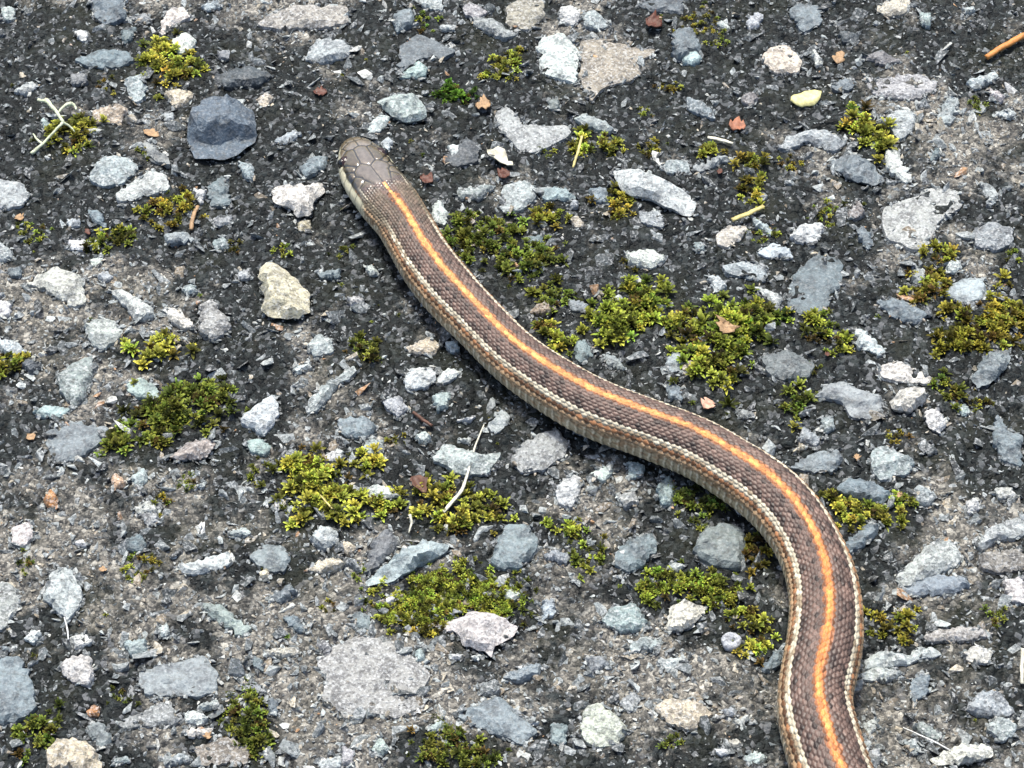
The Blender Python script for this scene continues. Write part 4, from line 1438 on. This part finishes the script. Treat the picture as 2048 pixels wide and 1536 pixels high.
def sprigs(x, y, z, size, style, r):
    Vs, Fs, Cs, off = [], [], [], 0
    lo, hi = (np.array(c) for c in STY[style])
    for i in range(len(x)):
        B, F, K = SV[r.integers(0, len(SV))]
        a = r.uniform(0, 6.283)
        sc_ = size[i]
        P = B * np.array([sc_, sc_, sc_ * r.uniform(.7, 1.15)])
        lx_, ly_ = r.normal(0, .22, 2)
        P[:, 0] += P[:, 2] * lx_
        P[:, 1] += P[:, 2] * ly_
        ca, sa = math.cos(a), math.sin(a)
        Vs.append(np.column_stack([P[:, 0] * ca - P[:, 1] * sa + x[i], P[:, 0] * sa + P[:, 1] * ca + y[i], P[:, 2] + z[i]]))
        Fs.append(F + off)
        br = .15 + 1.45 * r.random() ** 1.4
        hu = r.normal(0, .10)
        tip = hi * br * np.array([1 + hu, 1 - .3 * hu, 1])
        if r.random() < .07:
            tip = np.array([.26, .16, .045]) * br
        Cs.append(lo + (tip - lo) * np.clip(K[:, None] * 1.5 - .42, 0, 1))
        off += len(B)
    return np.concatenate(Vs), np.concatenate(Fs), np.concatenate(Cs)


def moss_points(blobs, size, dens, r):
    xs, ys, zs = [], [], []
    for (px, py, rx_, ry_) in blobs:
        c = at(px, py)
        k = atd(px, py)
        rx, ry = rx_ * k, ry_ * k / math.sin(DEP)
        n = int(dens * math.pi * rx * ry / (size * size * 2.4)) + 3
        a = r.uniform(0, 2 * np.pi, n * 2)
        q = np.sqrt(r.random(n * 2))
        x = c[0] + rx * q * np.cos(a)
        y = c[1] + ry * q * np.sin(a)
        ok = (q + .55 * noise(x / 3.1, y / 3.1, 13)) < .92
        x, y, q = x[ok][:n], y[ok][:n], q[ok][:n]
        m = int(n * .38)
        a2 = r.uniform(0, 2 * np.pi, m)
        q2 = r.uniform(.85, 1.55, m)
        x2, y2 = c[0] + rx * q2 * np.cos(a2), c[1] + ry * q2 * np.sin(a2)
        k2 = noise(x2 / 2.2, y2 / 2.2, 14) > .02
        x, y, q = np.concatenate([x, x2[k2]]), np.concatenate([y, y2[k2]]), np.concatenate([q, q2[k2]])
        xs.append(x)
        ys.append(y)
        zs.append(H(x, y) - .15 + .7 * np.clip(1 - q, 0, 1) * min(1, rx / 5))
    return np.concatenate(xs), np.concatenate(ys), np.concatenate(zs)


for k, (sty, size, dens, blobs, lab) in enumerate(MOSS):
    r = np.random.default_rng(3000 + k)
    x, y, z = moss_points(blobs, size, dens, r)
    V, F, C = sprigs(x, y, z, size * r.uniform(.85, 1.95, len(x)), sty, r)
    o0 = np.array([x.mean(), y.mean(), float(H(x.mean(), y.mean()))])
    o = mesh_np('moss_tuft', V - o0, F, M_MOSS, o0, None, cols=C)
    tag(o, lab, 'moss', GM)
for k, (px, py, rr) in enumerate(SMALL):
    r = np.random.default_rng(4000 + k)
    size = r.uniform(.9, 1.25)
    x, y, z = moss_points([(px, py, rr, rr * .8)], size, .9, r)
    V, F, C = sprigs(x, y, z, size * r.uniform(.65, 1.2, len(x)), 'gokgo'[k % 5], r)
    o0 = np.array([x.mean(), y.mean(), float(H(x.mean(), y.mean()))])
    o = mesh_np('moss_sprig', V - o0, F, M_MOSS, o0, None, cols=C)
    tag(o, 'tiny separate sprig of moss growing between stones, a few leaf stars wide', 'moss', 'tiny moss sprigs')
# scattered single stars, also beyond the picture
r = np.random.default_rng(77)
x = r.uniform(-300, 300, 5200)
y = r.uniform(-240, 310, 5200)
ok = (noise(x / 17, y / 17, 15) + .5 * noise(x / 5, y / 5, 16)) > .34
hw = 99 + (y + 97) / 223 * 31 + 5
inside = (np.abs(x) < hw) & (y > -100) & (y < 130)
ok &= (~inside) | (r.random(len(x)) < .35)
x, y = x[ok], y[ok]
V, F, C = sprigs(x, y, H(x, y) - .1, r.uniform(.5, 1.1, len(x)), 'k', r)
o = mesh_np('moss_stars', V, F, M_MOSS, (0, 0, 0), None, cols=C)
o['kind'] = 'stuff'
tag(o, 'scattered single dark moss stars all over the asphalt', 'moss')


# ------------------------------------------------------------------ litter: straws, husks, threads
def tube(name, pts, radii, mat, label, cat, group=None, seg=8, flat=1.0, lift=None):
    """pts: (px, py, height over the ground)"""
    P = []
    for px, py, z in pts:
        q = at(px, py, z)
        P.append((q[0], q[1], float(H(q[0], q[1])) + z))
    P = np.array(P)
    n = 6 * (len(P) - 1) + 1
    t = np.linspace(0, len(P) - 1, n)
    C = np.column_stack([np.interp(t, range(len(P)), P[:, i]) for i in range(3)])
    for _ in range(3):
        C[1:-1] = (C[:-2] + 2 * C[1:-1] + C[2:]) / 4
    R_ = np.interp(t, np.linspace(0, len(P) - 1, len(radii)), radii)
    o0 = C.mean(0)
    T_ = np.gradient(C, axis=0)
    T_ /= np.linalg.norm(T_, axis=1)[:, None] + 1e-9
    V = []
    for i in range(n):
        s = np.cross(T_[i], (0, 0, 1))
        s /= np.linalg.norm(s) + 1e-9
        u = np.cross(s, T_[i])
        for j in range(seg):
            a = 2 * math.pi * j / seg
            k = 1 + .16 * math.sin(3.1 * i + 2 * j) + .14 * math.sin(1.3 * i + j)
            V.append(C[i] - o0 + (s * math.cos(a) + u * math.sin(a) * flat) * R_[i] * k)
    F = []
    for i in range(n - 1):
        for j in range(seg):
            F.append((i * seg + j, i * seg + (j + 1) % seg, (i + 1) * seg + (j + 1) % seg, (i + 1) * seg + j))
    cap = np.array([list(range(seg))[::-1], [(n - 1) * seg + j for j in range(seg)]])
    o = mesh_np(name, np.array(V), [np.array(F), cap], mat, o0, None, smooth=True)
    if label:
        tag(o, label, cat, group)
    return o


tube('twig', [(1974, 108, 1.2), (2015, 84, 1.4), (2075, 55, 1.6)], [.72, .8, .85], M_ORANGE, 'straight bright orange twig end lying on grey stones', 'twig', flat=.8)
tube('straw', [(1464, 438, 1.5), (1495, 424, 1.8), (1528, 409, 1.7)], [.55, .62, .5], M_STRAW, 'short flat yellow straw piece above a whitish angular stone', 'straw', flat=.5)
tube('straw', [(1146, 330, .9), (1157, 297, 1.5), (1164, 266, 2.0)], [.28, .36, .3], M_STRAW, 'thin upright cream straw standing in the bright moss', 'straw', flat=.6)
tube('grass_blade', [(886, 1020, 1.2), (925, 975, 1.7), (938, 930, 1.9), (950, 885, 1.8), (968, 846, 1.4)], [.42, .38, .26, .2, .12], M_PALE, 'curved pale dry grass blade tapering over green-grey stone', 'grass blade', flat=.4)
tube('straw', [(817, 1062, 1.1), (824, 1040, 1.8), (819, 1026, 2.4)], [.14, .26, .32], M_PALE, 'little hooked pale stem above the slate chip', 'straw', flat=.6)
tube('twig', [(826, 822, 1.0), (846, 834, 1.1), (864, 846, 1.0)], [.34, .4, .3], M_TWIG, 'thin dark reddish twig beside the inner snake bend', 'twig')
tube('twig', [(381, 455, .8), (386, 430, 1.0), (395, 407, 1.2)], [.5, .5, .42], M_TAN, 'small rusty stick in brownish moss', 'twig', flat=.7)
tube('thread', [(1808, 1446, 1.0), (1840, 1462, 1.6), (1870, 1480, 1.8), (1902, 1500, 1.4)], [.1, .15, .15, .12], M_THREAD, 'white thread running onto the long white flaky stone', 'thread')
tube('thread', [(128, 1232, 1.4), (133, 1250, 1.7), (136, 1275, 1.6)], [.14, .18, .14], M_THREAD, 'short white fibre hanging from the teardrop grey stone', 'thread')
tube('straw', [(2046, 1298, 1.0), (2045, 1330, 1.0), (2046, 1362, 1.0)], [.4, .4, .35], M_PALE, 'cream straw upright at the dark gap by rusty gold moss', 'straw', flat=.6)
tube('twig', [(1416, 268, 1.1), (1440, 274, 1.2), (1466, 284, 1.0)], [.42, .5, .3], M_PALE, 'short pale stem fragment near a salmon husk', 'twig', flat=.5)
tube('straw', [(640, 985, 1.8), (652, 1000, 2.0), (664, 1016, 1.9)], [.16, .2, .16], M_STRAW, 'small yellow stem poking out of large yellow-green moss', 'straw')

# the pale lichen strand: three arms
def lichen():
    root = bpy.data.objects.new('lichen_strand', None)
    COL.objects.link(root)
    c = at(115, 245, 2)
    root.location = (c[0] * MM, c[1] * MM, float(H(c[0], c[1])) * MM)
    root.empty_display_size = .002
    tag(root, 'pale greenish white forked lichen strand over yellow rusty moss', 'lichen')
    for pts, ra in (([(62, 305, .6), (85, 285, 1.6), (112, 258, 2.6), (126, 243, 3.0)], [.5, .34, .3, .4]),
                    ([(126, 243, 3.0), (112, 222, 3.2), (92, 200, 3.0)], [.4, .4, .62]),
                    ([(116, 226, 3.1), (128, 210, 3.2), (142, 204, 3.0)], [.3, .34, .6]),
                    ([(92, 200, 3.0), (84, 203, 2.9), (76, 199, 2.6)], [.5, .3, .35]),
                    ([(142, 204, 3.0), (150, 209, 2.8), (152, 218, 2.6)], [.5, .3, .2]),
                    ([(85, 285, 1.6), (74, 278, 1.4), (66, 266, 1.0)], [.34, .25, .18]),
                    ([(126, 243, 3.0), (140, 250, 2.4), (150, 262, 1.6)], [.35, .25, .15])):
        o = tube('branch', pts, ra, M_LICHEN, None, None, seg=7)
        o.parent = root
        o.location = Vector(o.location) - Vector(root.location)
    return root


lichen()


def flake(name, px, py, wpx, hpx, ang, mat, label, cat, group=None, z=1.0, curl=.35, seed=0, tilt=0.0, pointed=.6, rag=1.0):
    """a thin curled scale or petal, with thickness"""
    r = np.random.default_rng(seed + 60)
    c = at(px, py, z)
    k = atd(px, py)
    a_, b_ = wpx * k / 2, hpx * k / 2 / .85
    nu, nv = 9, 5
    top = []
    for i in range(nu):
        u = -1 + 2 * i / (nu - 1)
        wv = max(.06, (1 - abs(u) ** (1.4 + pointed)) ** .7) * (1 + .28 * rag * r.normal())
        for j in range(nv):
            v = -1 + 2 * j / (nv - 1)
            top.append((u * a_, v * wv * b_, curl * b_ * (v * wv) ** 2 + .12 * a_ * u * u + tilt * v * wv * b_ + .16 * rag * b_ * r.normal()))
    top = np.array(top)
    ca, sa = math.cos(math.radians(-ang)), math.sin(math.radians(-ang))
    top = np.column_stack([top[:, 0] * ca - top[:, 1] * sa, top[:, 0] * sa + top[:, 1] * ca, top[:, 2]])
    th = max(.10, .12 * b_)
    bot = top - np.array([0, 0, th])
    V = np.concatenate([top, bot])
    n = nu * nv
    F = []
    for i in range(nu - 1):
        for j in range(nv - 1):
            q = i * nv + j
            F.append((q, q + nv, q + nv + 1, q + 1))
            F.append((n + q + 1, n + q + nv + 1, n + q + nv, n + q))
    rim = [i * nv for i in range(nu)] + [(nu - 1) * nv + j for j in range(1, nv)] + [i * nv + nv - 1 for i in range(nu - 2, -1, -1)] + [j for j in range(nv - 2, 0, -1)]
    for a, b in zip(rim, rim[1:] + rim[:1]):
        F.append((b, a, n + a, n + b))
    zb = float(H(c[0], c[1])) + z * .75
    o = mesh_np(name, V, np.array(F), mat, (c[0], c[1], zb), None, smooth=True)
    return tag(o, label, cat, group)


flake('petal', 1612, 192, 68, 34, -22, M_LEAFY, 'pale yellow oval petal lying on the bitumen', 'petal', z=1.6, curl=-.25, seed=1, pointed=1.2, rag=.25)
flake('seed_husk', 1679, 110, 38, 20, -70, M_TAN, 'tan pointed seed husk next to a slim white stone', 'husk', z=1.2, seed=2)
flake('seed_husk', 1475, 245, 34, 26, 0, M_RUST, 'salmon red round husk alone on dark bitumen', 'husk', z=1.0, seed=3).active_material = mat_plain('salmon_husk', (.36, .15, .085), .6)
flake('seed_husk', 1452, 652, 30, 34, -60, M_TAN, 'tan husk caught in the largest green moss clump', 'husk', z=3.0, seed=4)
flake('seed_husk', 1416, 806, 26, 24, -50, M_TAN, 'pinkish husk at the upper edge of the snake', 'husk', z=1.5, seed=5).active_material = mat_plain('pink_husk', (.62, .36, .26), .5)
flake('dead_leaf', 838, 962, 52, 22, 55, M_TAN, 'brown curled dead leaf bit in yellow-green moss', 'leaf', z=2.2, seed=6, curl=.8).active_material = M_TWIG
flake('dead_leaf', 1000, 312, 66, 22, 38, M_PALE, 'cream edged curled husk near the snake head side', 'leaf', z=1.4, seed=7, curl=.9)
flake('bud_scale', 1008, 345, 26, 22, -35, M_RUST, 'dark red bud scale beside the cream curled husk', 'bud scale', z=1.3, seed=8)
flake('bud_scale', 1308, 42, 34, 30, 20, M_RUST, 'rust red bud in a black hollow', 'bud scale', z=1.5, seed=9)
flake('bud_scale', 853, 355, 30, 20, 30, M_RUST, 'maroon bud scale with pale rim right behind the snake head', 'bud scale', z=1.0, seed=10)
flake('bud_scale', 303, 263, 38, 16, 25, M_TAN, 'orange tan elongated scale above the grey rounded stone', 'bud scale', z=1.0, seed=11)
flake('bud_scale', 640, 178, 28, 20, 10, M_RUST, 'brick red scale on black bitumen near a banded wedge stone', 'bud scale', z=1.0, seed=12)
flake('bud_scale', 966, 205, 32, 28, -20, M_TAN, 'orange brown scale beside the vivid green moss', 'bud scale', z=1.4, seed=13)
BITS = [b_ for k_, b_ in enumerate([(38, 430, 26, 'T'), (5, 455, 20, 'R'), (175, 460, 26, 'R'), (1180, 95 + 850, 30, 'T'), (1655, 705, 16, 'R'), (270, 1145, 20, 'T'), (205, 1135, 24, 'T'),
        (1440, 340, 22, 'R'), (1310, 85, 20, 'T'), (1070, 245, 20, 'T'), (445, 340, 30, 'R'), (60, 870, 30, 'T'), (30, 900, 26, 'T'), (415, 1470, 24, 'T'),
        (770, 218, 20, 'T'), (1960, 100, 16, 'R'), (530, 40, 22, 'R'), (1800, 985, 22, 'T'), (1715, 910, 26, 'T'), (950, 1080, 24, 'T'), (418, 590, 20, 'R'), (1080, 1430, 18, 'T')]) if k_ in (0, 2, 4, 6, 7, 11, 13, 17, 18)]
for k, (px, py, wd, m) in enumerate(BITS):
    rr = random.Random(k)
    if m == 'T':
        flake('plant_crumb', px, py, wd * .7, wd * .7 * rr.uniform(.45, .8), rr.uniform(-90, 90), M_TAN, 'tiny tan crumb of dry plant lying among the grit', 'plant crumb', 'tan plant crumbs', z=.9, seed=100 + k)
    else:
        flake('plant_crumb', px, py, wd * .7, wd * .7 * rr.uniform(.45, .8), rr.uniform(-90, 90), M_RUST, 'tiny rust red crumb of bark lying among the grit', 'plant crumb', 'rust red plant crumbs', z=.9, seed=100 + k)
